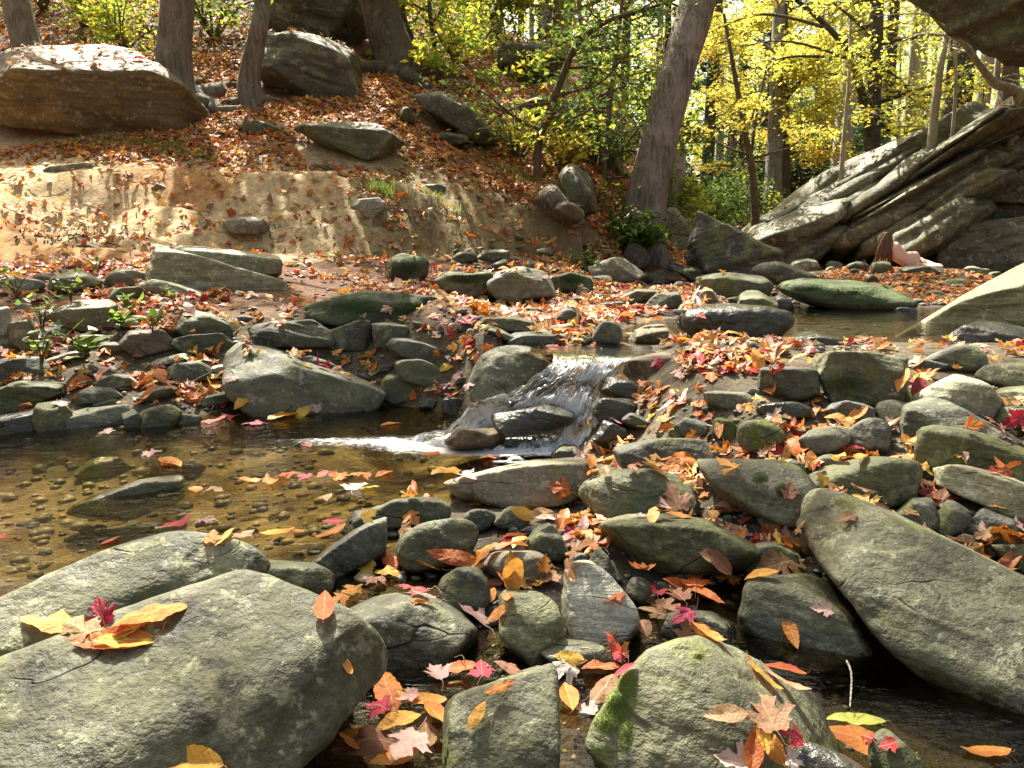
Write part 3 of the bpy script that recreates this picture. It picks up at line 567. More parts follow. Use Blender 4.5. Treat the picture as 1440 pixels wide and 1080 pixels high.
# --- left bank and hillside ---
rock('huge brown faced boulder on the bank', 'N', [(3, 130), (28, 92), (60, 85), (130, 78), (185, 72), (225, 98), (270, 143), (292, 186), (275, 198), (200, 194), (100, 190), (20, 178), (2, 150)], d=8.7, thick=.8, p=17, nf=2, tilt=.1, samp=.03, sax=(.4, .1, 1),
     facets=[((.12, -.45, 1), .64), ((.0, -1, -.42), .70), ((.65, -.3, .9), .80)])
rock('small pale slab at the huge boulder left end', 'l', [(-12, 150), (5, 120), (22, 128), (22, 160), (0, 168)], d=8.2, p=10)
rock('flat topped grey boulder in the slope leaves', 'g', [(418, 186), (440, 177), (500, 173), (535, 179), (567, 200), (562, 218), (530, 226), (480, 216), (440, 199)], p=12, samp=.04, thick=.6, facets=[((0, -.9, -.3), .8)])
rock('dark mossy boulder behind the third trunk', 'K', [(372, 100), (385, 60), (430, 47), (480, 49), (510, 84), (517, 130), (502, 160), (470, 170), (420, 155), (383, 135)], d=10.6, p=12, samp=.06)
rock('long grey slab set in the leafy slope', 'k', [(590, 140), (620, 135), (660, 149), (690, 174), (704, 200), (660, 195), (620, 174)], p=11)
rock('dark square rock on the ridge', 'K', [(688, 86), (700, 67), (740, 64), (787, 69), (795, 96), (787, 110), (700, 112)], d=14.2, p=15, thick=.7)
rock('dark rock left below the square one', 'K', [(642, 127), (660, 107), (690, 109), (709, 140), (692, 162), (660, 157)], d=12.8, p=11)
rock('dark outcrop behind the yellow sapling', 'K', [(690, 170), (750, 130), (830, 138), (882, 180), (890, 240), (862, 270), (790, 262), (720, 222)], d=12.3, p=11, samp=.06)
rock('grey slab sliding down the bank corner', 'g', [(786, 241), (800, 231), (830, 264), (840, 302), (827, 314), (798, 292)], p=11, d=8.7)
rock('rounded rock on the bank corner', 't', [(748, 272), (780, 261), (812, 289), (829, 308), (802, 324), (772, 303)], p=9, d=8.4)
rock('brown rock under the leaning tree', 'b', [(876, 322), (890, 294), (915, 299), (928, 330), (917, 350), (883, 347)], d=9.9, p=9)
rock('pale stone set in the bank edge', 'l', [(490, 292), (505, 276), (530, 277), (545, 292), (527, 307), (500, 306)], p=8, d=7.05)
rock('thin flat stone right of the tree roots', 'g', [(328, 180), (345, 170), (385, 171), (394, 183), (360, 190)], p=9)
rock('sunlit pale mound rock on the bank', 'l', [(52, 254), (80, 231), (130, 233), (163, 264), (120, 280), (62, 274)], p=8, d=7.15)
rock('dark ledge high in the left corner', 'K', [(372, 22), (420, -30), (500, -20), (514, 42), (482, 66), (400, 56)], d=12.6, p=12, samp=.06)
rock('small stone in the leaves above the flat boulder', 'g', [(562, 160), (568, 149), (576, 150), (580, 170), (568, 176)], p=9)
rock('small grey slab on the leafy shoulder', 'g', [(612, 192), (630, 186), (655, 190), (660, 200), (640, 206), (618, 202)], p=9)
rock('brown overhanging lump at the bank corner', 'b', [(783, 290), (800, 282), (822, 296), (824, 312), (800, 316), (786, 306)], p=8, d=8.0)
rock('pale lit boulder far down the valley', 'l', [(925, 345), (930, 300), (945, 280), (962, 300), (968, 345), (955, 362), (930, 360)], d=12.2, p=9)
# --- right outcrop ---
OX = (-.62, .15, 1.0)
def plate(x0, y0, x1, y1, t, seed):
    r_ = random.Random(seed); n = 5; up, lo = [], []
    L = math.hypot(x1-x0, y1-y0); nx, ny = (y0-y1)/L*-1, -(x1-x0)/L
    for k in range(n):
        f = k/(n-1); w = t*(.35 if k in (0, n-1) else r_.uniform(.42, .6)); cx, cy = x0+(x1-x0)*f, y0+(y1-y0)*f
        w *= 1.65; up.append((cx+nx*w, cy+ny*w)); lo.append((cx-nx*w, cy-ny*w))
    return up+lo[::-1]
def plates(spec, d0, seed, th=2.2):
    out = []
    for k, (x0, y0, x1, y1, t, d) in enumerate(spec):
        out.append((plate(x0, y0, x1, y1, t, seed+k), d-d0, th, dict(p=11, nf=3, tilt=.35, samp=.13, amp=.09, sax=OX, sfreq=34, facets=[((-.55, -.35, 1), .72)])))
    return out
rk = random.Random(9)
spec = [(1150, 345, 1450, 140, 36, 15.8), (1165, 325, 1330, 200, 24, 15.3), (1200, 296, 1470, 132, 20, 15.5), (1155, 366, 1410, 212, 32, 15.1), (1190, 372, 1420, 238, 26, 14.7), (1232, 345, 1520, 185, 26, 15.0), (1240, 374, 1375, 285, 36, 14.3),
        (1290, 240, 1560, 120, 30, 15.6), (1330, 225, 1600, 150, 34, 15.3), (1380, 210, 1640, 190, 40, 15.0), (1300, 300, 1400, 245, 30, 14.4)]
for k in range(16):
    f = rk.random(); x0 = 1165+f*170; y0 = 352-f*150+rk.uniform(-12, 20); L_ = rk.uniform(90, 240); a_ = rk.uniform(.36, .74); spec.append((x0, y0, x0+L_, y0-L_*a_, rk.uniform(7, 15), rk.uniform(14.5, 15.6)))
rock('pale sloping outcrop at the valley end', 'L', [(1052, 338), (1075, 318), (1130, 292), (1200, 262), (1262, 235), (1300, 240), (1260, 310), (1200, 382), (1120, 384), (1075, 364)], name='rock_outcrop', cat='rock outcrop', d=16.8, thick=.5, p=8, samp=.05, sax=OX, sfreq=60, sub=6, nf=2, sink=.5,
     bodies=plates([(1058, 332, 1290, 205, 22, 16.6), (1075, 345, 1260, 240, 22, 16.2), (1060, 350, 1190, 292, 26, 15.9), (1110, 318, 1300, 215, 12, 16.1), (1085, 366, 1190, 320, 30, 15.8), (1070, 322, 1180, 268, 10, 16.3), (1150, 300, 1260, 240, 9, 15.9)], 16.8, 50))
rock('great tilted layered cliff on the right', 'L', [(1160, 345), (1180, 312), (1240, 240), (1310, 200), (1370, 170), (1440, 145), (1640, 110), (1660, 385), (1440, 385), (1330, 385), (1230, 380), (1165, 372)], name='rock_outcrop', cat='rock outcrop', d=15.7, thick=.5, p=9, samp=.10, sax=OX, sfreq=80, sub=6, nf=0, sink=.4,
     bodies=plates(spec, 15.7, 80))
rock('smooth overhanging nose of the right cliff', 'L', [(1335, 268), (1368, 235), (1440, 240), (1640, 250), (1640, 310), (1440, 292), (1392, 276), (1350, 285)], name='rock_outcrop', cat='rock outcrop', d=13.9, thick=.45, p=10, samp=.05, sax=OX, sfreq=50, sub=6, nf=3)
rock('pale rounded ledge under the cliff nose', 'L', [(1288, 355), (1310, 320), (1350, 300), (1440, 293), (1640, 280), (1640, 390), (1440, 380), (1330, 378), (1293, 372)], name='rock_outcrop', cat='rock outcrop', d=13.7, thick=.5, p=9, samp=.05, sax=(-.2, .1, 1), sfreq=40, sub=6, nf=4)
rock('dark overhang jutting in at the top right corner', 'K', [(1305, -60), (1335, -12), (1440, 62), (1640, 150), (1700, -190), (1340, -190)], name='rock_outcrop', cat='rock outcrop', d=12.0, thick=.5, p=12, samp=.06, sax=(-.2, .1, 1), sfreq=50, sub=6, nf=4)
rkb = random.Random(77); nb_ = 0
for (x_, y_, w_, lab, mt) in [(230, 265, 40, 'flat stone sunk in the sandy bank top', 't'), (345, 312, 62, 'brown ledge lump jutting from the bank', 't'), (610, 262, 36, 'stone among leaves above the mossy bank face', 'g'), (575, 318, 40, 'stone in the mossy bank face', 'm'), (690, 300, 40, 'brown stone in the right bank face', 'b'), (455, 235, 50, 'thin slab edge showing below the flat topped boulder', 'g'), (25, 335, 50, 'dark ledge stone low in the left bank', 'b'), (120, 345, 40, 'eroded stone at the left bank foot', 't'), (720, 330, 36, 'stone at the right bank foot', 'g')]:
    h_ = w_*rkb.uniform(.35, .55)
    rock(lab, mt, [(x_-w_/2, y_+h_*.1), (x_-w_*.3, y_-h_*.4), (x_+w_*.1, y_-h_*.5), (x_+w_*.45, y_-h_*.2), (x_+w_*.5, y_+h_*.3), (x_+w_*.1, y_+h_*.5), (x_-w_*.35, y_+h_*.45)], name='stone', cat='stone', p=8, dz=-.03)
for (x0, y0, x1, y1, lab, mt) in [(1112, 362, 1158, 384, 'bright pale stone left of the reclining person', 'l'), (1160, 366, 1185, 380, 'small pale stone on the far gravel bar', 'l'),
        (1222, 367, 1262, 388, 'mossy cushion rock under the long hair', 'm'), (1190, 366, 1222, 384, 'grey green stone left of the cushion rock', 'g'), (1260, 374, 1330, 388, 'flat slab bearing the reclining person', 'g'),
        (1300, 408, 1338, 424, 'dark stone in the far orange leaves', 'k'), (1252, 428, 1292, 452, 'dark stone beside the tiny rapid', 'd'), (1352, 374, 1380, 386, 'small pale stone under the ledge', 'l'),
        (1380, 372, 1430, 386, 'flat green stone at the ledge foot', 'g'), (1130, 382, 1165, 393, 'small stone behind the log shaped boulder', 'g'), (945, 395, 978, 412, 'small brown stone in the valley leaves', 't'),
        (902, 380, 945, 400, 'brown stone beside the green slab', 'b'), (835, 412, 870, 426, 'flat stone on the orange terrace', 'g'), (1330, 392, 1368, 404, 'pale slab on the far leaf drift', 'l')]:
    w, h = x1-x0, y1-y0
    rock(lab, mt, [(x0, y0+.6*h), (x0+.15*w, y0+.2*h), (x0+.45*w, y0), (x0+.8*w, y0+.15*h), (x1, y0+.6*h), (x0+.8*w, y1), (x0+.2*w, y1)], name='stone', cat='stone', p=8)
NBIG = len(ROCKS)
# ---------------- filler cobbles: every one its own object ----------------
from math import hypot
def inside(P, x, y, m=0):
    n = len(P); c = False
    for i in range(n):
        x1, y1 = P[i]; x2, y2 = P[(i+1) % n]
        if (y1 > y) != (y2 > y) and x < (x2-x1)*(y-y1)/(y2-y1)+x1: c = not c
    return c
HULLS = [(s, np.array(chull(P)), P) for (s, P, o) in ROCKS]
fills = []
zones = [  # x0,y0,x1,y1,count,size range, materials, name
    (600, 690, 1140, 1060, 54, (14, 42), 'kkkgd', 'cobble'), (1040, 560, 1440, 790, 40, (13, 30), 'kkmgt', 'cobble'),
    (930, 560, 1140, 660, 16, (12, 28), 'kdmg', 'cobble'), (-10, 385, 335, 600, 28, (22, 66), 'ggtll', 'slab'),
    (335, 385, 700, 560, 22, (18, 50), 'gkkm', 'slab'), (640, 345, 1000, 480, 40, (18, 56), 'gkttm', 'slab'), (640, 345, 1000, 480, 16, (12, 28), 'gktm', 'cobble'), (885, 515, 1130, 610, 15, (24, 52), 'kdgk', 'slab'),
    (1010, 372, 1440, 432, 44, (9, 26), 'lgggt', 'cobble'), (250, 735, 520, 830, 8, (18, 34), 'kt', 'cobble')]
rs = random.Random(5)
for (x0, y0, x1, y1, n, (s0, s1), mats, nm) in zones:
    k = 0; tries = 0
    while k < n and tries < n*30:
        tries += 1
        x = rs.uniform(x0, x1); y = y0+(y1-y0)*rs.random(); w = rs.uniform(s0, s1)*(0.6+0.7*(y-y0)/(y1-y0)); h = w*(rs.uniform(.22, .42) if nm == 'slab' else rs.uniform(.42, .85))
        if any(inside(H, x, y+h*.3) for _, H, _ in HULLS): continue
        if any(hypot(x-a, (y-b)*1.5) < (w+c)*.42 for a, b, c in fills): continue
        g = gp(x, y+h/2)
        if 0.17 < g[2] < .285 and 780 < x < 1260 and 425 < y < 512: continue
        if g[2] < -.03 and not (y > 735 and 250 < x < 1240): continue
        fills.append((x, y, w)); k += 1
        a0 = rs.uniform(-.4, .4); pts = []
        for q in range(8):
            a = q*math.pi/4+rs.uniform(-.2, .2); rx = w/2*rs.uniform(.8, 1.1); ry = h/2*rs.uniform(.8, 1.1)
            dx, dy = rx*math.cos(a), ry*math.sin(a); pts.append((x+dx*math.cos(a0)-dy*math.sin(a0), y+dx*math.sin(a0)+dy*math.cos(a0)))
        near = min(ROCKS[:NBIG], key=lambda R_: min(hypot(x-p[0], y-p[1]) for p in R_[1])) if 'NBIG' in globals() else None
        m_ = rs.choice(mats); cn = {'k': 'dark', 'g': 'grey green', 'd': 'wet black', 'm': 'mossy', 't': 'tan', 'l': 'pale'}[m_]
        side = 'left of' if x < near[1][:, 0].mean()-8 else 'right of' if x > near[1][:, 0].mean()+8 else 'before' if y > near[1][:, 1].mean() else 'behind'
        lab = f'{cn} cobble {side} the {near[0]}'
        rock(' '.join(lab.split()[:16]), m_, pts, name='cobble', cat='cobble', p=rs.choice([5, 7, 9, 12]), nf=4, group='loose cobbles of the stream bed', thick=1.0)


# ---------------- water ----------------
def water_mat(name, tint, rough, scale, foamy=False, bumpd=.01, flow=(1, 1, 1)):
    t = NT(name); g = t.n('ShaderNodeNewGeometry'); P = t.vmul(g.outputs['Position'], flow)
    n1 = t.noise(P, scale, 3, .5, .6); n2 = t.noise(P, scale*3.3, 3, .6, .4)
    h = t.math('ADD', n1, t.math('MULTIPLY', n2, .35))
    nb = t.bump(h, bumpd, 1.0)
    fr = t.n('ShaderNodeFresnel'); fr.inputs[0].default_value = 1.34; t.l(nb, fr.inputs['Normal'])
    tr = t.n('ShaderNodeBsdfTransparent'); tr.inputs[0].default_value = tint+(1,)
    gl = t.n('ShaderNodeBsdfGlossy'); gl.inputs['Roughness'].default_value = rough; gl.inputs[0].default_value = (.9, .9, .9, 1); t.l(nb, gl.inputs['Normal'])
    mx = t.n('ShaderNodeMixShader'); t.l(fr.outputs[0], mx.inputs[0]); t.l(tr.outputs[0], mx.inputs[1]); t.l(gl.outputs[0], mx.inputs[2])
    sh = mx.outputs[0]
    if foamy:
        a = t.n('ShaderNodeVertexColor', layer_name='foam'); s = t.n('ShaderNodeSeparateColor'); t.l(a.outputs[0], s.inputs[0])
        if foamy == 'streak':
            uv = t.n('ShaderNodeUVMap', uv_map='flow'); mpn = t.vmul(uv.outputs[0], (60, 7, 1)); f = t.noise(mpn, 1, 7, .75, 1.1)
            f2 = t.noise(g.outputs['Position'], 75, 4, .75)
            f = t.math('ADD', t.math('MULTIPLY', f, .75), t.math('MULTIPLY', f2, .25))
        else:
            f = t.math('ADD', t.math('MULTIPLY', t.noise(t.vmul(g.outputs['Position'], (1, 2.4, 1)), 18, 6, .7, 1.2), .6), t.math('MULTIPLY', t.noise(g.outputs['Position'], 90, 4, .75, .5), .4))
        k = t.ramp(t.math('ADD', f, t.math('MULTIPLY', s.outputs[0], .46)), .53, .75)
        k = t.math('MULTIPLY', k, t.ramp(s.outputs[0], .015, .12))
        df = t.n('ShaderNodeBsdfPrincipled'); df.inputs['Base Color'].default_value = (.90, .91, .90, 1); df.inputs['Roughness'].default_value = .35
        df.inputs['Subsurface Weight'].default_value = 0.0
        t.l(t.bump(f, .006), df.inputs['Normal'])
        m2 = t.n('ShaderNodeMixShader'); t.l(t.math('MULTIPLY', k, .85), m2.inputs[0]); t.l(sh, m2.inputs[1]); t.l(df.outputs[0], m2.inputs[2]); sh = m2.outputs[0]
    return t.finish(sh)
def sheet(xs, ys, z, wav, seed):
    X, Y = np.meshgrid(xs, ys); P3 = np.stack([X, Y, X*0], -1)
    Z = z+wav(X, Y)*(fbm(P3*np.array([9, 16, 1]), 3, seed)*.6+fbm(P3*np.array([30, 45, 1]), 2, seed+5)*.4)
    V = np.stack([X, Y, Z], -1).reshape(-1, 3); q = np.arange(X.size).reshape(X.shape)
    return V, np.stack([q[:-1, :-1], q[:-1, 1:], q[1:, 1:], q[1:, :-1]], -1).reshape(-1, 4)
FB = atz(700, 622, 0.0)      # foot of the falls
xs = np.linspace(-3.2, 2.0, 430); ys = np.linspace(.2, 3.15, 260)
wf = lambda X, Y: .0018+.012*np.exp(-(((X-FB[0])/.34)**2+((Y-FB[1])/.20)**2))
V, Fc = sheet(xs, ys, 0, wf, 81)
dx = (V[:, 0]-FB[0]); dy = V[:, 1]-FB[1]
foam = np.exp(-((dx/.26)**2+(dy/.10)**2))*.8+.6*np.exp(-(((dx+.24)/.26)**2+((dy+.03)/.055)**2))+.5*np.exp(-(((dx+.02)/.38)**2+((dy+.13)/.04)**2))
foam += .55*np.exp(-((np.hypot(dx-.05, dy*1.7)-.30)/.03)**2)*(dy < .02)+.4*np.exp(-((np.hypot(dx-.05, dy*1.7)-.42)/.025)**2)*(dy < 0)*(fbm(V*np.array([5, 9, 1]), 2, 77) > 0)+.30*np.exp(-(((dx+.42)/.30)**2+((dy-.02)/.05)**2)); foam *= .75+.7*fbm(V*np.array([4, 14, 1]), 3, 7)
V[:, 2] += .016*np.clip(foam, 0, 1)*np.abs(fbm(V*np.array([14, 26, 1]), 3, 17))
wm = mesh_np('water', V, Fc); vcol(wm, 'foam', np.repeat(np.clip(foam, 0, 1)[:, None], 3, 1))
tag(link('water', wm, water_mat('pool_water', (.76, .70, .50), .02, 6, 'foam', .007, (1, 1.9, 1))), kind='structure')
# water beyond (downstream and to the side), one plain sheet meeting the fine one
# upper pool
ys = np.linspace(2.74, 6.2, 90); xs = np.linspace(.02, 3.6, 120)
V, Fc = sheet(xs, ys, .288, lambda X, Y: .0012, 91)
L0 = atz(770, 498, .288); keep = V[Fc].mean(1); keep = (keep[:, 1] > L0[1]-.02+0*(keep[:, 0]))
tag(link('water', mesh_np('water', V, Fc[keep]), water_mat('upper_water', (.62, .55, .40), .02, 6, False, .006, (1, 2.2, 1))), kind='structure')
# cascade sheet
rowsc = [[(770, 488, .291), (840, 486, .291), (960, 487, .291)], [(778, 497, .287), (835, 499, .287), (905, 501, .287)], [(772, 512, .265), (825, 515, .262), (872, 512, .268)],
         [(745, 530, .228), (805, 533, .222), (856, 531, .225)], [(706, 550, .180), (780, 548, .188), (852, 546, .185)], [(664, 566, .150), (760, 562, .158), (846, 562, .155)],
         [(640, 580, .105), (750, 585, .095), (842, 586, .10)], [(610, 600, .045), (730, 612, .03), (842, 607, .05)], [(560, 612, .012), (720, 630, .004), (840, 627, .004)], [(520, 622, -.012), (700, 642, -.02), (838, 640, -.02)]]
ctrl = np.array([[atz(*p) for p in r] for r in rowsc])
def catm(A, n):
    A = np.asarray(A); m = len(A); t_ = np.linspace(0, m-1-1e-6, n); k = t_.astype(int); f = (t_-k)[:, None, None]
    g_ = lambda i: A[np.clip(i, 0, m-1)]
    p0, p1, p2, p3 = g_(k-1), g_(k), g_(k+1), g_(k+2)
    return .5*((2*p1)+(-p0+p2)*f+(2*p0-5*p1+4*p2-p3)*f**2+(-p0+3*p1-3*p2+p3)*f**3)
NR, NC = 220, 150
A = catm(ctrl, NR); A = catm(A.transpose(1, 0, 2), NC).transpose(1, 0, 2)
S_, T_ = np.meshgrid(np.linspace(0, 1, NC), np.linspace(0, 1, NR))
st_ = fbm(np.stack([S_*34, T_*5, S_*0], -1), 4, 33, .6); lump = fbm(A*16, 3, 12)
am = smooth(.1, .25, T_)
st2 = fbm(np.stack([S_*75, T_*16, S_*0], -1), 3, 43); A[..., 2] += am*(st_*.018+lump*.030+st2*.010-.012*smooth(.2, .5, fbm(np.stack([S_*9, T_*4, S_*0], -1), 2, 47))); A[..., 1] -= am*(st_*.014+st2*.008)
edge = np.minimum(S_, 1-S_); A[..., 2] -= .03*(1-smooth(0, .1, edge))*am
fo = .55*np.exp(-((T_-.27)/.07)**2)*(.4+.6*smooth(.4, .9, S_))+.75*np.exp(-((T_-.62)/.10)**2)+1.0*smooth(.72, .86, T_)+.55*np.exp(-((S_-.9)/.14)**2)*smooth(.5, .62, T_)
fo *= .62+.95*fbm(np.stack([S_*7, T_*7, S_*0], -1), 3, 41)
fo = fo*(smooth(0, .06, edge)+.2)+.10*smooth(.2, .3, T_)
q = np.arange(NR*NC).reshape(NR, NC)
cm = mesh_np('waterfall', A.reshape(-1, 3), np.stack([q[:-1, :-1], q[:-1, 1:], q[1:, 1:], q[1:, :-1]], -1).reshape(-1, 4))
vcol(cm, 'foam', np.repeat(np.clip(fo.reshape(-1, 1), 0, 1), 3, 1))
uvl = cm.uv_layers.new(name='flow'); li = np.zeros(len(cm.loops), np.int32); cm.loops.foreach_get('vertex_index', li)
uvl.data.foreach_set('uv', np.stack([S_.ravel()[li], T_.ravel()[li]], -1).astype(np.float32).ravel())
tag(link('waterfall', cm, water_mat('falling_water', (.86, .83, .74), .13, 16, 'streak', .004)), kind='structure')
# white splashes thrown up where the falls land: small bubbles and drops
rsn = np.random.default_rng(3); Uv, Uf = ico(1); SV, SF = [], []
for i in range(1500):
    s_, t__ = rsn.random(), .42+.56*rsn.random()**.7; p = A[int(t__*(NR-1)), int(s_*(NC-1))]+np.array([rsn.normal()*.012, rsn.normal()*.012, abs(rsn.normal())*.010+.002])
    SF.append(Uf+len(SV)*len(Uv)); SV.append(Uv*rsn.uniform(.0006, .0028)+p)
tag(link('splash_drops', mesh_np('splash', np.vstack(SV), np.vstack(SF)), cm.materials[0]), 'white water drops splashing over the cascade', 'water drops', kind='stuff')

# ---------------- surface lookup ----------------
_nb = _off[0]
BV = np.vstack(ALLV+[TV]); BF = np.vstack(ALLF); BI = np.concatenate(ALLI)
near_t = np.all((np.abs(TV[TF][:, :, 0]) < 24) & (TV[TF][:, :, 1] > -1) & (TV[TF][:, :, 1] < 30), 1)
TQ = TF[near_t]; TT = np.vstack([TQ[:, [0, 1, 2]], TQ[:, [0, 2, 3]]])+_nb
BF2 = np.vstack([BF, TT]); BI2 = np.concatenate([BI, np.full(len(TT), -1)])
BVH = BVHTree.FromPolygons(BV.tolist(), BF2.tolist(), all_triangles=True)
CAMV = Vector((0, 0, CAMZ))
def water_level(x, y):
    if y < 3.1 and x < 1.8: return 0.0
    return None
def look(px, py, water=True):
    """point, normal, rock index seen at a pixel"""
    r = Vector(ray(px, py)).normalized(); h = BVH.ray_cast(CAMV, r)
    if h[0] is None: return None
    idx = BI2[h[2]]
    if water:
        for z, ok in ((0.0, lambda p: p.y < 3.0 and p.x < 1.8), (.289, lambda p: 2.75 < p.y < 6 and p.x > .1)):
            if r.z < 0:
                tt = (z-CAMZ)/r.z; p = CAMV+r*tt
                if tt < h[3] and ok(p): return p+Vector((0, 0, .001)), Vector((0, 0, 1)), -2
    return h[0], h[1], idx
def drop(x, y):
    h = BVH.ray_cast(Vector((x, y, 14)), Vector((0, 0, -1)))
    return h if h[0] is not None else None
# ---------------- fallen leaves ----------------
def outline(kind, n=64):
    a = np.linspace(0, 2*math.pi, n, endpoint=False)
    if kind == 'maple':
        pts = [(0, -.30), (8, .0)]
        # half outline, stem at -y; (x, y)
        h = [(0, -.42), (.10, -.40), (.22, -.50), (.34, -.44), (.40, -.30), (.52, -.26), (.44, -.16), (.62, -.02), (.80, .06), (.62, .12), (.60, .24), (.44, .18), (.28, .14), (.22, .20), (.30, .42), (.42, .50), (.28, .56), (.22, .70), (.14, .72), (0, 1.0)]
    elif kind == 'oak':
        h = [(0, -.8), (.10, -.6), (.28, -.62), (.34, -.5), (.16, -.38), (.18, -.28), (.44, -.30), (.52, -.12), (.42, -.06), (.20, -.10), (.2, .02), (.46, .12), (.54, .3), (.40, .32), (.2, .24), (.2, .38), (.36, .52), (.36, .66), (.2, .66), (.16, .78), (.08, .92), (0, 1.0)]
    else:
        h = [(0, -1)]
        wd = .46 if kind == 'beech' else .36
        for k in range(1, 15):
            tt = k/15; y = -1+2*tt; w = wd*math.sin(math.pi*min(1, tt**.85))**.8*(1+.03*(-1)**k); h.append((w, y))
        h.append((0, 1))
    full = h+[(-x, y) for x, y in h[-2:0:-1]]
    return np.array(full, float)*.5
def leaf_mesh(kind, seed, curl=.5, fold=.3, rings=3, stem=True):
    rs = np.random.default_rng(seed); O = outline(kind); n = len(O)
    if rings > 1:   # resample finer
        O2 = np.empty((2*n, 2)); O2[0::2] = O; O2[1::2] = (O+np.roll(O, -1, 0))/2; O = O2; n = len(O)
    c = np.array([0, -.12 if kind == 'maple' else 0.0])
    V = [np.array([[c[0], c[1]]])]
    for k in range(1, rings+1):
        f = k/rings
        if kind in ('maple', 'oak'): V.append(c+(O-c)*f)
        else: V.append(np.stack([O[:, 0]*f, O[:, 1]*f], -1))
    P = np.vstack(V); x, y = P.T
    P = np.stack([x*(1+.06*rs.normal()), y, 0*x], -1)
    z = fold*np.abs(x)*rs.choice([1, 1, -.4])+curl*(y-.1)**2*rs.uniform(.5, 1)*rs.choice([1, 1, -1])+curl*.8*x*x*rs.choice([1, -1])+curl*.5*x*y*rs.normal()
    z += .05*fbm(np.stack([x*3, y*3, 0*x+seed], -1), 3, seed)*(1+curl*2)
    r_ = np.sqrt(x*x+y*y); z += .10*curl*np.sin(np.arctan2(y, x)*rs.integers(3, 6)+rs.uniform(0, 6))*r_**2*2
    P[:, 2] = z; Fc = []
    for j in range(n): Fc.append((0, 1+j, 1+(j+1) % n))
    Q = []
    for k in range(rings-1):
        a = 1+k*n; b = a+n
        for j in range(n): Q.append((a+j, b+j, b+(j+1) % n, a+(j+1) % n))
    if stem:
        s0 = len(P); y0 = O[0, 1] if kind != 'maple' else -.21; pts = []; L = .34 if kind == 'maple' else .12; sd = rs.normal()*.15
        z0 = P[1, 2]
        for k in range(5):
            f = k/4; cx = sd*f*f; cy = y0-L*f; czz = z0+.12*f*rs.normal()*.5
            for dx_, dz_ in ((.007, 0), (-.007, 0), (0, .010)): pts.append((cx+dx_, cy, czz+dz_))
        P = np.vstack([P, np.array(pts)])
        for k in range(4):
            for j in range(3): Q.append((s0+3*k+j, s0+3*k+(j+1) % 3, s0+3*k+3+(j+1) % 3, s0+3*k+3+j))
    zl = np.percentile(P[:, 2], 15); P[:, 2] -= zl
    return P, np.array(Fc), np.array(Q) if Q else np.zeros((0, 4), int)
def leaf_mat(name, c1, c2, spot, back=None, transl=.35, rough=.5, spots=.65):
    t = NT(name); tc = t.n('ShaderNodeTexCoord'); oi = t.n('ShaderNodeObjectInfo'); P = tc.outputs['Object']
    cmb = t.n('ShaderNodeCombineXYZ'); t.l(t.math('MULTIPLY', oi.outputs['Random'], 9.0), cmb.inputs[2]); P = t.vadd(P, cmb.outputs[0])
    n = t.noise(P, 2.6, 4, .6); n2 = t.noise(P, 9, 5, .7)
    col = t.mix(t.ramp(n, .35, .65), c1, c2)
    col = t.mix(t.ramp(n2, .55, .66, 0, spots), col, spot)
    # ribs: side veins in slanted lines either side of the midrib
    s = t.n('ShaderNodeSeparateXYZ'); t.l(tc.outputs['Object'], s.inputs[0])
    ax = t.math('ABSOLUTE', s.outputs[0]); w = t.math('SINE', t.math('MULTIPLY', t.math('SUBTRACT', s.outputs[1], ax), 62.0))
    col = t.mix(t.ramp(w, .9, 1, 0, .10), col, t.mix(.5, c2, (.5, .4, .25)))
    mid = t.ramp(ax, .004, .014, 1, 0); col = t.mix(t.math('MULTIPLY', mid, .6), col, (.55, .42, .22))
    hs = t.n('ShaderNodeHueSaturation'); t.l(t.ramp(oi.outputs['Random'], 0, 1, .485, .515), hs.inputs['Hue']); t.l(t.ramp(n2, 0, 1, .7, 1.3), hs.inputs['Value']); t.l(col, hs.inputs['Color']); col = hs.outputs[0]
    if back:
        g = t.n('ShaderNodeNewGeometry'); col = t.mix(g.outputs['Backfacing'], col, back)
    b = t.n('ShaderNodeBsdfPrincipled'); t.l(col, b.inputs['Base Color']); b.inputs['Roughness'].default_value = rough
    t.l(t.bump(t.math('ADD', t.math('MULTIPLY', w, .13), t.math('MULTIPLY', n2, 3)), .006, .35), b.inputs['Normal'])
    tr = t.n('ShaderNodeBsdfTranslucent'); t.l(col, tr.inputs[0])
    m = t.n('ShaderNodeMixShader'); m.inputs[0].default_value = transl; t.l(b.outputs[0], m.inputs[1]); t.l(tr.outputs[0], m.inputs[2])
    return t.finish(m.outputs[0])
LC = {'orange': ((.62, .20, .022), (.50, .115, .015), (.22, .05, .015), None), 'amber': ((.70, .34, .045), (.60, .22, .03), (.30, .11, .02), None),
      'yellow': ((.78, .52, .06), (.68, .38, .04), (.35, .17, .02), None), 'red': ((.50, .035, .022), (.38, .020, .02), (.22, .02, .02), (.62, .36, .33)),
      'crimson': ((.38, .010, .035), (.48, .02, .05), (.16, .01, .02), (.6, .3, .34)), 'pink': ((.62, .42, .38), (.56, .36, .33), (.40, .18, .16), (.58, .38, .36)),
      'tan': ((.48, .30, .16), (.40, .22, .10), (.22, .11, .05), None), 'brown': ((.28, .13, .055), (.20, .085, .035), (.10, .045, .02), (.36, .22, .13)),
      'white': ((.74, .66, .58), (.70, .58, .50), (.5, .35, .3), None), 'lime': ((.45, .48, .08), (.38, .40, .06), (.2, .1, .02), None)}
LM = {k: leaf_mat('leaf_'+k, a, b_, c_, d_) for k, (a, b_, c_, d_) in LC.items()}
LP = {}
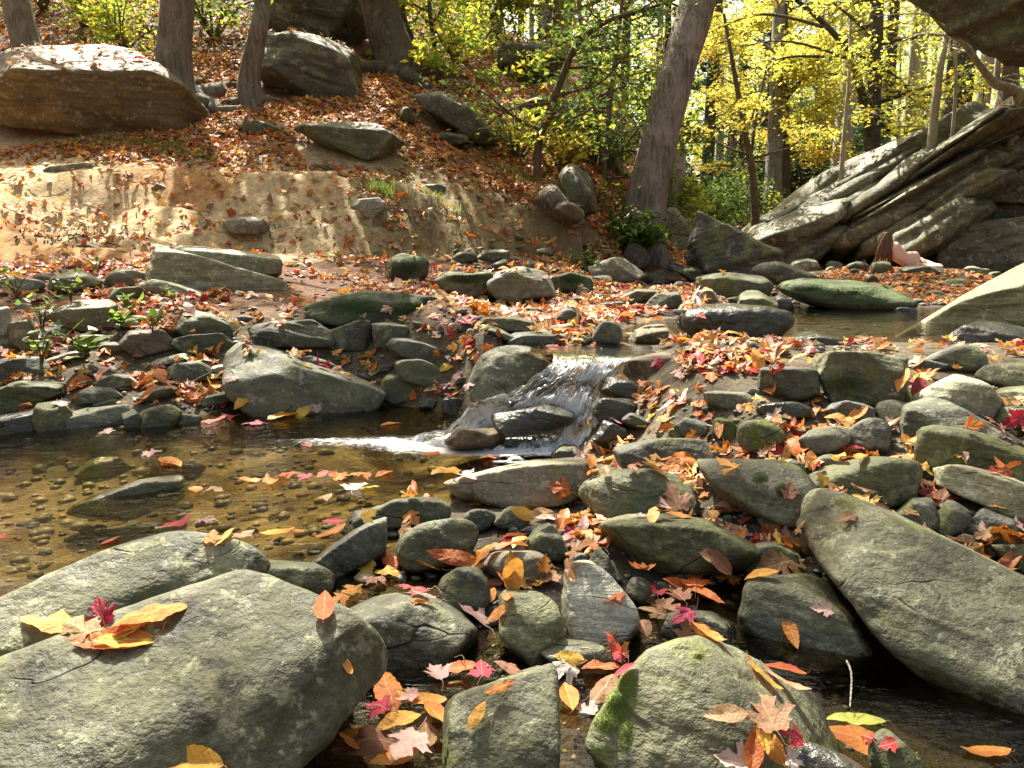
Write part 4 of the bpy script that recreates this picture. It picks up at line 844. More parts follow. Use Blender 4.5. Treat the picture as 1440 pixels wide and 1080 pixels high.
for kind, nn in (('maple', 7), ('beech', 6), ('long', 4), ('oak', 2)):
    LP[kind] = []
    for k in range(nn):
        P, Fc, Q = leaf_mesh(kind, 100+k*7+len(kind), curl=[.2, .5, .35, .7, .12, .55, .85][k % 7], fold=[.15, .45, .3][k % 3])
        me = mesh_np('leaf_'+kind, P, [Fc, Q]); me.materials.append(LM['orange']); LP[kind].append(me)
OCC = []
def words(s, n): return ' '.join(s.split()[:n])
KN = {'maple': 'maple leaf', 'beech': 'oval toothed leaf', 'long': 'narrow leaf', 'oak': 'lobed oak leaf'}
def place_leaf(px, py, size, kind, colr, where=None, adj='', group=None, var=None, ang=None, lift=.004, flat=False, label=None):
    h = look(px, py)
    if h is None: return
    p, n, idx = h
    if n.z < 0: n = -n
    N = (Vector(n)+Vector((0, 0, .6))+Vector((random.gauss(0, .22), random.gauss(0, .22), 0))*(0 if flat else 1)).normalized()
    if idx == -2: N = (Vector((0, 0, 1))+Vector((random.gauss(0, .05), random.gauss(0, .05), 0))).normalized()
    me = LP[kind][var if var is not None else random.randrange(len(LP[kind]))]
    o = bpy.data.objects.new('leaf', me); COL.objects.link(o)
    o.material_slots[0].link = 'OBJECT'; o.material_slots[0].material = LM[colr]
    dpt = (p-CAMV).length; s = size/F*dpt*CP*0.93
    q = Vector((0, 0, 1)).rotation_difference(N); a = ang if ang is not None else random.uniform(0, 6.28)
    flip = (colr in ('pink', 'white') and random.random() < .4)
    m = Matrix.Translation(p+N*(lift*.45+.02*s)) @ q.to_matrix().to_4x4() @ Matrix.Rotation(a, 4, 'Z') @ Matrix.Diagonal((s, s, s*random.uniform(.7, 1.25), 1))
    if not flat and idx != -2 and random.random() < .08: m = m @ Matrix.Rotation(random.uniform(.3, .9), 4, random.choice('XY'))
    o.matrix_world = m
    base = where or (('floating on the pool' if idx == -2 else ('on the '+ROCKS[idx][0]) if idx >= 0 else 'on the wet bed between stones'))
    lab = label or f'{adj} {colr} {KN[kind]} {base}'.strip()
    tag(o, words(lab, 16), 'leaf', group or (f'{colr} leaves {words(base, 10)}'))
    if size > 52 and kind == 'maple':  pass
    return o
# --- leaves one can point to ---
A_ = lambda *a, **k: place_leaf(*a, **k)
T1 = 'in the trough of the broad front boulder'
A_(80, 884, 95, 'beech', 'amber', T1, 'leftmost brownish', var=3, ang=1.4); A_(118, 890, 88, 'maple', 'tan', T1, 'curled', var=1, ang=1.0)
A_(148, 872, 62, 'maple', 'crimson', T1, 'standing', var=6, ang=.4, lift=.012); A_(165, 893, 62, 'long', 'yellow', T1, 'bright', var=1, ang=1.9)
A_(175, 905, 80, 'long', 'yellow', T1, 'pale split', var=2, ang=1.75); A_(215, 872, 90, 'beech', 'amber', T1, 'upturned', var=1, ang=2.2, lift=.012)
A_(160, 903, 100, 'long', 'orange', T1, 'long dark', var=0, ang=1.7, lift=.001); A_(185, 884, 50, 'beech', 'orange', T1, 'small', var=2, ang=2.5)
A_(270, 1073, 84, 'beech', 'yellow', 'at the bottom of the broad front boulder', 'single', var=4, ang=1.5)
T2 = 'in the heap right of the broad front boulder'
A_(545, 985, 88, 'beech', 'orange', T2, 'large', var=1, ang=.4, lift=.03); A_(520, 1055, 105, 'beech', 'brown', T2, 'big dark', var=3, ang=1.6, lift=.01)
A_(578, 1062, 92, 'maple', 'pink', T2, 'lowest large', var=0, ang=2.7, lift=.04, flat=True); A_(615, 968, 64, 'maple', 'pink', T2, 'flat five pointed', var=4, ang=.5, lift=.045, flat=True)
A_(595, 1000, 80, 'long', 'amber', T2, 'long', var=1, ang=1.2, lift=.04); A_(560, 1030, 70, 'beech', 'yellow', T2, 'mottled', var=2, ang=2.1, lift=.03)
A_(536, 1012, 60, 'maple', 'crimson', T2, 'small torn', var=3, ang=1.0, lift=.035); A_(610, 1022, 55, 'beech', 'orange', T2, 'bright', var=4, ang=.6, lift=.05)
A_(678, 958, 60, 'maple', 'red', T2, 'yellow blotched', var=1, ang=.1, lift=.03); A_(640, 950, 62, 'beech', 'orange', T2, 'reddish', var=5, ang=1.7, lift=.02)
A_(580, 1000, 46, 'maple', 'pink', T2, 'small', var=5, ang=1.9, lift=.05); A_(500, 1050, 70, 'beech', 'orange', T2, 'shaded', var=2, ang=.9, lift=.015)
A_(555, 1075, 70, 'beech', 'amber', T2, 'lowest', var=0, ang=2.0, lift=.02); A_(600, 1040, 62, 'beech', 'brown', T2, 'dim', var=0, ang=.2, lift=.01)
A_(700, 975, 48, 'long', 'orange', T2, 'outer', var=3, ang=2.0, lift=.02); A_(715, 950, 50, 'beech', 'brown', T2, 'curled', var=1, ang=1.2, lift=.02)
T3 = 'between the mottled rock and the dark bluish boulder'
A_(586, 838, 70, 'maple', 'red', T3, 'large bright', var=1, ang=1.5, lift=.02); A_(595, 850, 55, 'maple', 'pink', T3, 'upturned', var=5, ang=2.0, lift=.03)
A_(665, 876, 74, 'maple', 'pink', 'on the right end of the dark bluish boulder', 'flat', var=4, ang=1.3, lift=.02)
A_(548, 795, 52, 'beech', 'orange', T3, 'upright', var=1, ang=.5, lift=.02); A_(515, 798, 56, 'maple', 'yellow', T3, 'blotched', var=2, ang=1.3, lift=.01)
A_(455, 860, 60, 'beech', 'orange', T3, 'standing', var=0, ang=.2, lift=.02); A_(480, 850, 50, 'maple', 'orange', T3, 'crumpled', var=3, ang=2.2, lift=.02)
A_(497, 838, 52, 'maple', 'amber', T3, 'mottled', var=6, ang=.7, lift=.02); A_(530, 820, 52, 'maple', 'brown', T3, 'shaded', var=1, ang=2.7, lift=.01)
A_(487, 935, 34, 'long', 'amber', 'on the edge of the broad front boulder', 'tiny', var=1, ang=.7)
A_(545, 812, 44, 'beech', 'amber', T3, 'folded', var=3, ang=1.2, lift=.02); A_(635, 786, 78, 'long', 'orange', 'arching over the small dark stone', 'dark curled', var=3, ang=1.45, lift=.03)
A_(688, 787, 60, 'beech', 'orange', 'arching over the small dark stone', 'reddish', var=3, ang=1.9, lift=.03); A_(588, 805, 74, 'long', 'amber', 'left of the small dark ringed stone', 'long', var=0, ang=1.1, lift=.03)
T4 = 'in the drift above the egg shaped and striped stones'
for i, (x, y, s, k, c_) in enumerate([(720, 800, 50, 'beech', 'amber'), (758, 815, 56, 'beech', 'yellow'), (775, 820, 60, 'maple', 'tan'), (795, 828, 46, 'beech', 'amber'), (740, 822, 42, 'beech', 'amber'), (700, 812, 46, 'beech', 'orange'),
                       (765, 798, 40, 'maple', 'orange'), (705, 865, 40, 'beech', 'orange'), (800, 770, 40, 'beech', 'brown')]):
    A_(x, y, s, k, c_, T4, ['bright curled', 'pointed', 'crumpled', 'small', 'half buried', 'leftmost', 'topmost', 'lowest', 'dull'][i], lift=.02)
T5 = 'between the striped stone and the mossy front boulder'
A_(800, 992, 64, 'beech', 'orange', T5, 'brightest upright', var=4, ang=.1, lift=.03); A_(795, 945, 66, 'maple', 'white', T5, 'pale sunlit', var=3, ang=1.9, lift=.02)
A_(858, 920, 54, 'maple', 'red', T5, 'reddish', var=1, ang=.9, lift=.03); A_(845, 948, 58, 'beech', 'orange', T5, 'broad', var=2, ang=1.7, lift=.025)
A_(850, 985, 74, 'beech', 'brown', T5, 'folded grey backed', var=1, ang=-.6, lift=.035); A_(868, 910, 34, 'beech', 'yellow', T5, 'small', var=5, ang=.9, lift=.04)
A_(800, 928, 44, 'beech', 'yellow', T5, 'small bright', var=0, ang=1.4, lift=.02); A_(828, 1010, 50, 'maple', 'pink', T5, 'lowest', var=4, ang=.9, lift=.02); A_(870, 935, 40, 'maple', 'crimson', T5, 'dark', var=6, ang=.1, lift=.03)
A_(1083, 1015, 96, 'maple', 'tan', 'on the right flank of the mossy front boulder', 'large dry', var=2, ang=.1, lift=.012); A_(1060, 1055, 58, 'beech', 'orange', 'below the large dry maple leaf', 'pale edged', var=4, ang=-.4, lift=.02)
A_(1088, 1050, 50, 'beech', 'amber', 'below the large dry maple leaf', 'small', var=3, ang=.2, lift=.02); A_(1110, 1045, 54, 'maple', 'red', 'below the large dry maple leaf', 'small', var=3, ang=1.2, lift=.02)
A_(1066, 950, 66, 'long', 'amber', 'on the mossy front boulder', 'folded', var=1, ang=.8, lift=.01); A_(1095, 962, 72, 'long', 'tan', 'on the right shoulder of the mossy front boulder', 'narrow dry', var=3, ang=.8, lift=.01)
A_(1103, 950, 56, 'long', 'orange', 'above the dark water corner', 'reddish', var=0, ang=1.2, lift=.02); A_(1203, 1016, 78, 'long', 'lime', 'over the dark water in the bottom right', 'speckled', var=2, ang=1.57, lift=.002)
A_(1212, 1058, 100, 'beech', 'orange', 'at the bottom edge beside the pointed stone', 'large ribbed', var=0, ang=1.0, lift=.03); A_(1385, 1060, 58, 'long', 'orange', 'floating in the dark bottom right water', 'dim', var=1, ang=1.5)
A_(1225, 1040, 30, 'maple', 'red', 'behind the small pointed stone', 'tiny', var=1); A_(1252, 1048, 34, 'maple', 'crimson', 'behind the small pointed stone', 'tiny', var=5)
A_(1040, 1078, 70, 'maple', 'pink', 'at the very bottom below the mossy boulder', 'pale', var=4, ang=1.2, lift=.02); A_(1110, 1072, 50, 'maple', 'white', 'on the low black stone', 'pale crumpled', var=1, lift=.01)
A_(1160, 858, 42, 'maple', 'pink', 'on the rounded grey boulder', 'small sharp', var=4, ang=1.4); A_(1188, 862, 26, 'beech', 'brown', 'on the rounded grey boulder', 'small', var=1, ang=.5)
A_(1100, 795, 92, 'oak', 'brown', 'on the dark stone beside the huge boulder', 'big', var=0, ang=1.9, lift=.01); A_(1072, 812, 50, 'beech', 'amber', 'under the big brown oak leaf', 'bright', var=2, ang=1.4, lift=.01)
A_(950, 708, 84, 'maple', 'tan', 'on the swirly grey boulder', 'large dry folded', var=1, ang=.2, lift=.012); A_(1030, 718, 62, 'maple', 'tan', 'between the swirly boulder and the dark wedge', 'holed', var=2, ang=1.1, lift=.012)
A_(955, 728, 40, 'beech', 'amber', 'behind the long bulging boulder', 'small', var=1, ang=1.5, lift=.01); A_(900, 728, 36, 'maple', 'pink', 'behind the long bulging boulder', 'faint', var=4, ang=1.2)
A_(958, 655, 70, 'beech', 'orange', 'on the long dark slab below the falls', 'big upright', var=3, ang=1.9, lift=.02); A_(920, 662, 50, 'long', 'orange', 'on the long dark slab below the falls', 'thin', var=0, ang=1.6, lift=.01)
A_(1098, 752, 42, 'maple', 'pink', 'beside the small tan stone', 'pale', var=4, ang=.6, lift=.01); A_(1125, 745, 34, 'maple', 'tan', 'beside the small tan stone', 'dull', var=1)
A_(870, 842, 50, 'maple', 'orange', 'on the right edge of the striped stone', 'ragged', var=3, ang=1.6, lift=.008)
T6 = 'in the crumpled heap below the bulging boulder'
for i, (x, y, s, k, c_) in enumerate([(1000, 812, 74, 'maple', 'tan'), (1025, 825, 60, 'maple', 'orange'), (975, 835, 66, 'maple', 'orange'), (935, 862, 72, 'maple', 'tan'), (955, 850, 66, 'maple', 'brown'), (925, 880, 60, 'maple', 'brown'), (965, 870, 56, 'maple', 'crimson'), (990, 850, 60, 'beech', 'orange'),
                       (1030, 800, 50, 'maple', 'amber'), (990, 890, 44, 'beech', 'orange'), (965, 895, 50, 'maple', 'tan'), (905, 900, 50, 'beech', 'brown'), (1010, 790, 50, 'beech', 'brown'), (945, 830, 48, 'beech', 'orange')]):
    A_(x, y, s, k, c_, T6, ['holed', 'reddish', 'rusty', 'dry left', 'curled', 'lowest dark', 'small', 'smooth', 'topmost', 'flat', 'thin', 'outermost', 'shaded', 'upper left'][i], lift=.02+.015*(i % 3))
A_(628, 668, 76, 'beech', 'amber', 'standing at the pool end of the olive slab', 'big pointed', var=1, ang=2.6, lift=.012); A_(655, 672, 50, 'maple', 'pink', 'at the pool end of the olive slab', 'small', var=4, lift=.01)
A_(578, 728, 44, 'maple', 'amber', 'on the low wet slab rimming the pool', 'curled', var=3, lift=.01); A_(668, 710, 36, 'beech', 'amber', 'on the dark round cobble', 'left', var=2, ang=.5); A_(684, 712, 34, 'beech', 'orange', 'on the dark round cobble', 'right', var=4, ang=.3)
A_(735, 722, 42, 'beech', 'yellow', 'on the olive slab right end', 'bright', var=0, ang=1.2); A_(760, 725, 44, 'beech', 'amber', 'in the gap below the olive slab', 'smooth', var=4, ang=1.5, lift=.01)
A_(770, 733, 50, 'maple', 'white', 'in the gap below the olive slab', 'pale', var=4, ang=1.4, lift=.01); A_(800, 705, 62, 'maple', 'tan', 'against the swirly grey boulder', 'dry', var=1, ang=.8, lift=.02); A_(790, 690, 50, 'maple', 'orange', 'against the swirly grey boulder', 'small', var=3, lift=.02)
A_(820, 772, 38, 'beech', 'yellow', 'above the striped stone', 'single bright', var=2, ang=1.5, lift=.01); A_(728, 755, 50, 'beech', 'orange', 'behind the small greenish stone', 'curled', var=1, lift=.01); A_(712, 762, 40, 'maple', 'red', 'behind the small greenish stone', 'small', var=6, lift=.01)
A_(840, 738, 56, 'long', 'amber', 'left of the bulging boulder', 'bent', var=3, ang=1.2, lift=.01); A_(850, 752, 44, 'beech', 'amber', 'left of the bulging boulder', 'flat', var=2, lift=.006)
# floating on the lower pool
for i, (x, y, s, k, c_, ad) in enumerate([(240, 652, 52, 'long', 'amber', 'curled'), (212, 640, 36, 'maple', 'pink', 'faded'), (380, 680, 40, 'beech', 'orange', 'rusty'), (400, 672, 36, 'maple', 'orange', 'bright'), (350, 678, 34, 'beech', 'amber', 'wet'), (430, 672, 30, 'maple', 'red', 'small'),
        (498, 688, 46, 'maple', 'white', 'white'), (510, 670, 40, 'maple', 'amber', 'blotched'), (478, 672, 40, 'maple', 'orange', 'ragged'), (520, 688, 28, 'beech', 'yellow', 'small'), (460, 668, 34, 'maple', 'red', 'dim'), (540, 668, 34, 'long', 'orange', 'thin'),
        (245, 742, 60, 'long', 'red', 'bright'), (285, 735, 40, 'maple', 'pink', 'pale'), (275, 690, 34, 'beech', 'amber', 'dull'), (300, 690, 30, 'maple', 'tan', 'dim'), (390, 750, 40, 'long', 'yellow', 'golden'), (318, 757, 36, 'long', 'amber', 'sunken'),
        (298, 760, 34, 'maple', 'orange', 'split'), (468, 735, 26, 'beech', 'red', 'tiny'), (462, 753, 44, 'long', 'orange', 'dark'), (295, 595, 34, 'maple', 'red', 'bright'), (430, 628, 24, 'beech', 'red', 'tiny'), (155, 762, 24, 'beech', 'orange', 'small'), (415, 748, 24, 'beech', 'amber', 'little'),
        (340, 755, 40, 'maple', 'tan', 'broken'), (235, 655, 30, 'maple', 'orange', 'narrow'), (605, 640, 26, 'beech', 'orange', 'foam flecked'), (690, 645, 30, 'maple', 'orange', 'brownish'), (0, 758, 20, 'maple', 'red', 'tiny'), (460, 700, 26, 'beech', 'tan', 'faint'), (548, 598, 26, 'beech', 'amber', 'small')]):
    A_(x, y, s*1.25, k, c_, adj=ad, label=f'{ad} {c_} {KN[k]} floating on the brown pool', group='leaves floating on the pool')
# shore of the left side
for i, (x, y, s, k, c_, ad, wh) in enumerate([(400, 588, 62, 'beech', 'amber', 'long golden', 'dipping into the pool by the pale triangular boulder'), (428, 577, 40, 'beech', 'yellow', 'upturned', 'beside the pale triangular boulder foot'), (360, 598, 44, 'maple', 'crimson', 'dark', 'at the pool edge'), (310, 572, 46, 'maple', 'crimson', 'broad', 'on the left shore'),
        (320, 590, 40, 'maple', 'red', 'bright', 'at the pool edge'), (445, 575, 30, 'maple', 'pink', 'small', 'beside the pale triangular boulder foot'), (195, 566, 40, 'maple', 'white', 'white', 'on the row of blocks'), (175, 548, 30, 'maple', 'pink', 'pale', 'above the row of blocks'),
        (230, 527, 46, 'maple', 'orange', 'curled', 'on the left shore'), (200, 530, 36, 'beech', 'orange', 'dark', 'on the left shore'), (270, 560, 46, 'beech', 'amber', 'glowing', 'on the left shore'), (265, 545, 36, 'maple', 'white', 'pale', 'on the left shore'),
        (325, 535, 34, 'maple', 'pink', 'hanging', 'beside the pale triangular boulder'), (300, 545, 40, 'maple', 'orange', 'crumpled', 'on the left shore'), (340, 565, 34, 'beech', 'yellow', 'standing', 'on the left shore'), (150, 610, 34, 'maple', 'pink', 'pinkish', 'on the wet yellow green slab'),
        (85, 570, 34, 'maple', 'pink', 'pale', 'on the upright grey block'), (40, 575, 50, 'long', 'orange', 'thin', 'on the left shelf'), (425, 428, 60, 'maple', 'orange', 'large bright', 'below the right end of the striated boulder'), (410, 437, 34, 'maple', 'red', 'small', 'below the right end of the striated boulder'),
        (395, 455, 34, 'maple', 'white', 'white', 'on the layered dark ledge'), (545, 436, 30, 'maple', 'tan', 'single', 'on the long moss covered boulder'), (105, 480, 30, 'maple', 'pink', 'pale', 'among the green plants'), (97, 453, 22, 'maple', 'red', 'small', 'among the green plants'),
        (645, 530, 36, 'maple', 'pink', 'pale', 'on the grey cobble near the falls'), (660, 545, 34, 'maple', 'pink', 'leaning', 'beside the round falls boulder'), (628, 518, 30, 'beech', 'yellow', 'yellow green', 'beside the round falls boulder'), (645, 505, 34, 'maple', 'orange', 'brown edged', 'beside the round falls boulder'),
        (642, 553, 30, 'maple', 'amber', 'wet', 'beside the round falls boulder'), (665, 487, 34, 'maple', 'crimson', 'bright', 'above the round falls boulder'), (775, 489, 30, 'maple', 'red', 'bright', 'on the stone above the falls'),
        (925, 512, 34, 'maple', 'red', 'vivid', 'on the brown wet block'), (1022, 520, 46, 'maple', 'red', 'vivid translucent', 'on the leaf dam'), (1000, 530, 44, 'maple', 'amber', 'translucent', 'on the leaf dam'), (955, 525, 40, 'maple', 'pink', 'hanging', 'on the brown wet block'),
        (920, 575, 46, 'maple', 'amber', 'crumpled', 'right of the cascade'), (935, 590, 40, 'maple', 'orange', 'rusty', 'right of the cascade'), (900, 583, 32, 'maple', 'white', 'white', 'right of the cascade'), (918, 587, 24, 'beech', 'yellow', 'yellow', 'right of the cascade'), (902, 602, 26, 'maple', 'yellow', 'bright', 'right of the cascade foot'),
        (868, 597, 44, 'long', 'crimson', 'wet', 'on the black stone at the falls'), (905, 545, 44, 'maple', 'orange', 'shiny', 'on the dark shelf stone'), (930, 550, 44, 'maple', 'amber', 'folded', 'on the dark shelf stone'), (945, 560, 36, 'maple', 'red', 'dark', 'on the dark shelf stone'),
        (1090, 585, 40, 'maple', 'white', 'buff', 'behind the round green cobble'), (995, 590, 34, 'maple', 'red', 'bright', 'above the yellow mossy cobble'), (1012, 604, 36, 'long', 'orange', 'curved', 'on the yellow mossy cobble'), (975, 615, 36, 'maple', 'orange', 'crumpled', 'above the long dark slab'),
        (1195, 640, 44, 'beech', 'orange', 'standing pointed', 'left of the smooth oval stone'), (1120, 635, 44, 'maple', 'orange', 'crumpled', 'left of the dark mossy cobble'), (1125, 615, 36, 'maple', 'red', 'shaded', 'above the dark mossy cobble'), (1205, 584, 36, 'beech', 'amber', 'flat', 'on the flat dark stone'),
        (1255, 560, 30, 'maple', 'pink', 'pinkish', 'right of the blocky boulder'), (1268, 535, 40, 'beech', 'amber', 'upright', 'right of the blocky boulder'), (1300, 530, 50, 'maple', 'orange', 'glowing curled', 'right of the blocky boulder'), (1275, 555, 26, 'beech', 'lime', 'yellow green', 'right of the blocky boulder'),
        (1282, 540, 34, 'maple', 'red', 'pink edged', 'right of the blocky boulder'), (1288, 548, 34, 'maple', 'pink', 'fallen', 'right of the blocky boulder'), (1365, 605, 50, 'maple', 'orange', 'ragged', 'on the large oblong stone'), (1400, 600, 44, 'maple', 'red', 'dark', 'near the right frame edge'),
        (1410, 612, 44, 'maple', 'pink', 'pale', 'near the right frame edge'), (1430, 590, 44, 'maple', 'crimson', 'upright', 'at the right frame edge'), (1410, 665, 40, 'maple', 'orange', 'bright', 'on the long ridged stone'), (1385, 755, 34, 'maple', 'tan', 'curled', 'in the right hand shade'), (1435, 745, 44, 'maple', 'pink', 'pale', 'at the right edge in the shade'),
        (1355, 762, 30, 'maple', 'brown', 'thin', 'above the huge boulder'), (985, 445, 24, 'maple', 'crimson', 'small', 'on the long dark wet boulder'), (1110, 695, 40, 'maple', 'brown', 'wet', 'on the dark wedge boulder edge'), (1095, 640, 50, 'long', 'red', 'dark', 'above the dark wedge boulder'), (1050, 644, 44, 'maple', 'red', 'dull', 'above the dark wedge boulder'),
        (850, 640, 34, 'beech', 'orange', 'orange', 'left of the long dark slab'), (830, 652, 50, 'long', 'amber', 'bent', 'left of the long dark slab'), (815, 640, 30, 'maple', 'pink', 'pale', 'left of the long dark slab')]):
    A_(x, y, s, k, c_, wh, ad, lift=.01, var=None)
NHERO = sum(1 for o in bpy.data.objects if o.name.startswith('leaf'))
# more single leaves caught in the near gaps
rl = random.Random(11); tries = 0
while NHERO < 296 and tries < 4000:
    tries += 1
    y = 1060-rl.random()**1.3*520; x = rl.uniform(440, 1430) if y > 620 else rl.choice([rl.uniform(0, 640), rl.uniform(840, 1430)])
    h = look(x, y)
    if h is None or h[2] == -2: continue
    if h[1].z < .5 and h[2] >= 0: continue
    hz = drop(h[0].x, h[0].y)
    if h[2] >= 0 and h[2] < NBIG and rl.random() < .97: continue
    if x > 1150 and y > 760: continue
    kd = rl.choices(['maple', 'beech', 'long'], [5, 5, 2])[0]; cc = rl.choices(['orange', 'amber', 'tan', 'brown', 'yellow', 'red', 'pink'], [6, 4, 3, 3, 2, 2, 2])[0]
    place_leaf(x, y, rl.uniform(34, 62)*(0.55+.5*(y-520)/540), kd, cc, adj=rl.choice(['small', 'curled', 'crumpled', 'dry', 'flat', 'torn']), lift=.004+.02*rl.random()); NHERO += 1
# --- the rest of the litter: nobody could count it ---
def litter(name, pts, nrm, sizes, cols, seed, label):
    rs = np.random.default_rng(seed); protos = []
    for k in range(10):
        kind = ['maple', 'beech', 'maple', 'beech', 'maple', 'long', 'maple', 'beech', 'maple', 'maple'][k]
        P, Fc, Q = leaf_mesh(kind, 900+k, curl=.5+.12*k, fold=.25, rings=1, stem=False); protos.append((P, Fc))
    n = len(pts); which = rs.integers(0, 10, n); VV, FF, CC = [], [], []; off = 0
    nrm = nrm/np.linalg.norm(nrm, axis=1)[:, None]
    a = rs.uniform(0, 6.283, n); t1 = np.cross(nrm, np.tile([0.31, .95, .02], (n, 1))); t1 /= np.linalg.norm(t1, axis=1)[:, None]; t2 = np.cross(nrm, t1)
    ex = t1*np.cos(a)[:, None]+t2*np.sin(a)[:, None]; ey = -t1*np.sin(a)[:, None]+t2*np.cos(a)[:, None]
    for k in range(10):
        m = which == k
        if not m.any(): continue
        P, Fc = protos[k]; s = sizes[m][:, None, None]
        V = pts[m][:, None]+s*(P[None, :, 0:1]*ex[m][:, None]+P[None, :, 1:2]*ey[m][:, None]+P[None, :, 2:3]*nrm[m][:, None]*rs.uniform(.5, 1.6, (m.sum(), 1, 1)))
        nv = len(P); q = m.sum(); F_ = (Fc[None]+(np.arange(q)*nv)[:, None, None]+off).reshape(-1, 3)
        VV.append(V.reshape(-1, 3)); FF.append(F_); CC.append(np.repeat(cols[m], nv, 0)); off += q*nv
    me = mesh_np(name, np.vstack(VV), np.vstack(FF)); vcol(me, 'lc', np.vstack(CC))
    return tag(link(name, me, LITM), label, 'leaf litter', kind='stuff')
t = NT('leaf_litter'); a = t.n('ShaderNodeVertexColor', layer_name='lc'); g = t.n('ShaderNodeNewGeometry'); n_ = t.noise(g.outputs['Position'], 60, 3, .7)
c = t.mix(t.ramp(n_, .3, .7), t.mix(1, a.outputs[0], (.7, .66, .6), 'MULTIPLY'), t.mix(1, a.outputs[0], (1.25, 1.22, 1.2), 'MULTIPLY'))
b = t.n('ShaderNodeBsdfPrincipled'); t.l(c, b.inputs['Base Color']); b.inputs['Roughness'].default_value = .55
tr = t.n('ShaderNodeBsdfTranslucent'); t.l(c, tr.inputs[0]); m = t.n('ShaderNodeMixShader'); m.inputs[0].default_value = .3
t.l(b.outputs[0], m.inputs[1]); t.l(tr.outputs[0], m.inputs[2]); LITM = t.finish(m.outputs[0])
PAL = np.array([[.50, .17, .025], [.38, .11, .02], [.58, .29, .06], [.60, .40, .10], [.46, .29, .15], [.24, .12, .05], [.42, .05, .03], [.58, .40, .36], [.64, .54, .42], [.30, .02, .03]])
def cast_many(X, Y):
    out, nr, id_ = [], [], []
    for x, y in zip(X, Y):
        h = drop(float(x), float(y))
        if h is None: out.append((0, 0, -99)); nr.append((0, 0, 1)); id_.append(-1)
        else: out.append(tuple(h[0])); nr.append(tuple(h[1])); id_.append(BI2[h[2]])
    return np.array(out), np.array(nr), np.array(id_)
def scatter(region_px, n, size, wts, seed, label, rock_keep=.25, dens=None, zmin=.02):
    rs = np.random.default_rng(seed); P = []
    x0, y0, x1, y1 = region_px
    # even over the ground: sample world xy inside the seen wedge
    got = []; k = 0
    while k < n:
        d = np.sqrt(rs.uniform(y0**2, y1**2, n*2)); u = rs.uniform(x0, x1, n*2); X = d*u; Y = d
        gz = ground_base(np.stack([X, Y], -1)); ok = np.ones(len(X), bool)
        if dens is not None: ok = rs.random(len(X)) < dens(X, Y, gz)
        X, Y = X[ok], Y[ok]; got.append(np.stack([X, Y], -1)); k += len(X)
        if len(got) > 30: break
    XY = np.vstack(got)[:n]; P, N_, I = cast_many(XY[:, 0], XY[:, 1])
    N_ = np.where(N_[:, 2:3] < 0, -N_, N_)
    keep = (P[:, 2] > -50) & (N_[:, 2] > .45)
    keep &= (I < 0) | (rs.random(len(P)) < rock_keep*smooth(.6, .97, N_[:, 2]))
    wl = (P[:, 2] < zmin) | ((P[:, 2] < .30) & (P[:, 1] > 2.8) & (P[:, 0] > .35) & (P[:, 1] < 5.6) & (P[:, 2] > .1))
    keep &= ~wl
    P, N_ = P[keep], N_[keep]; m = len(P)
    N2 = N_+rs.normal(0, .38, (m, 3)); N2[:, 2] = np.abs(N2[:, 2])+.15
    sz = size*np.exp(rs.normal(0, .25, m))
    c = PAL[rs.choice(len(PAL), m, p=np.array(wts)/sum(wts))]*np.exp(rs.normal(0, .22, (m, 1)))
    return litter('leaf_litter', P+np.array([0, 0, .006])+rs.random((m, 1))*np.array([[0, 0, .022]]), N2, sz, np.clip(c, .005, .85), seed, label)
slope = lambda X, Y, z: np.clip(smooth(1.45, 1.95, z+.25*smooth(-1.5, .5, X))*(.45+.9*smooth(-.3, .4, fbm(np.stack([X*.9, Y*.9, X*0], -1), 3, 55)))+.09*(z > .6)+.3*smooth(.15, .7, fbm(np.stack([X*1.3, Y*1.3, X*0], -1), 3, 5))*smooth(.6, .8, z)*(X > -2.4)+.5*smooth(-.2, 1.2, X)*(z > .5), 0, 1)
#        org drk amb yel tan brn red pnk wht crm
scatter((-.78, 5.6, .28, 11.5), 30000, .085, [8, 6, 6, 3, 5, 4, .5, .7, .6, .3], 1, 'orange brown leaf litter covering the left slope', dens=slope, rock_keep=.05)
scatter((-.78, 11.5, .3, 20), 12000, .11, [7, 6, 4, 2, 3, 5, .6, .2, .3, .3], 2, 'rusty leaf litter high on the hillside', rock_keep=.1)
terr = lambda X, Y, z: np.clip(.25+1.3*fbm(np.stack([X*2.2, Y*2.2, X*0], -1), 3, 15)+.7*smooth(-.9, .3, X), .04, 1)*(1-.93*smooth(.58, .68, z)*(1-smooth(-1.2, .3, X)))
scatter((-.80, 2.75, .30, 6.6), 5200, .074, [6, 3, 4, 2.5, 3, 2.5, 2.6, 3.0, 1.4, 1.6], 3, 'red pink and orange leaves strewn over the stony terrace', dens=terr, rock_keep=.2)
scatter((.25, 5.2, .85, 15), 6500, .08, [7, 5, 4, 2, 3, 3, .6, .4, .8, .3], 4, 'orange leaf drift on the far creek bed', dens=lambda X, Y, z: np.clip(.3+1.5*fbm(np.stack([X, Y, X*0], -1), 3, 25), .05, 1), rock_keep=.12)
scatter((-.25, .72, .85, 2.7), 2500, .056, [5, 3, 4, 2, 4, 5, 1.5, 1.6, .8, .8], 5, 'leaf fragments lying in the gaps between the near stones', rock_keep=.05, dens=lambda X, Y, z: (z > -.01)*(.9-.82*smooth(1.5, 2.0, Y)))
scatter((-.85, 2.3, -.05, 3.5), 900, .062, [5, 3, 4, 2, 4, 4, 1.5, 2, 1, .8], 6, 'wet leaves lying along the left shore', rock_keep=.12)
scatter((-.1, 16, .9, 50), 14000, .2, [5, 5, 4, 3, 4, 6, .3, .1, .2, .1], 7, 'brown leaf litter on the far forest floor')
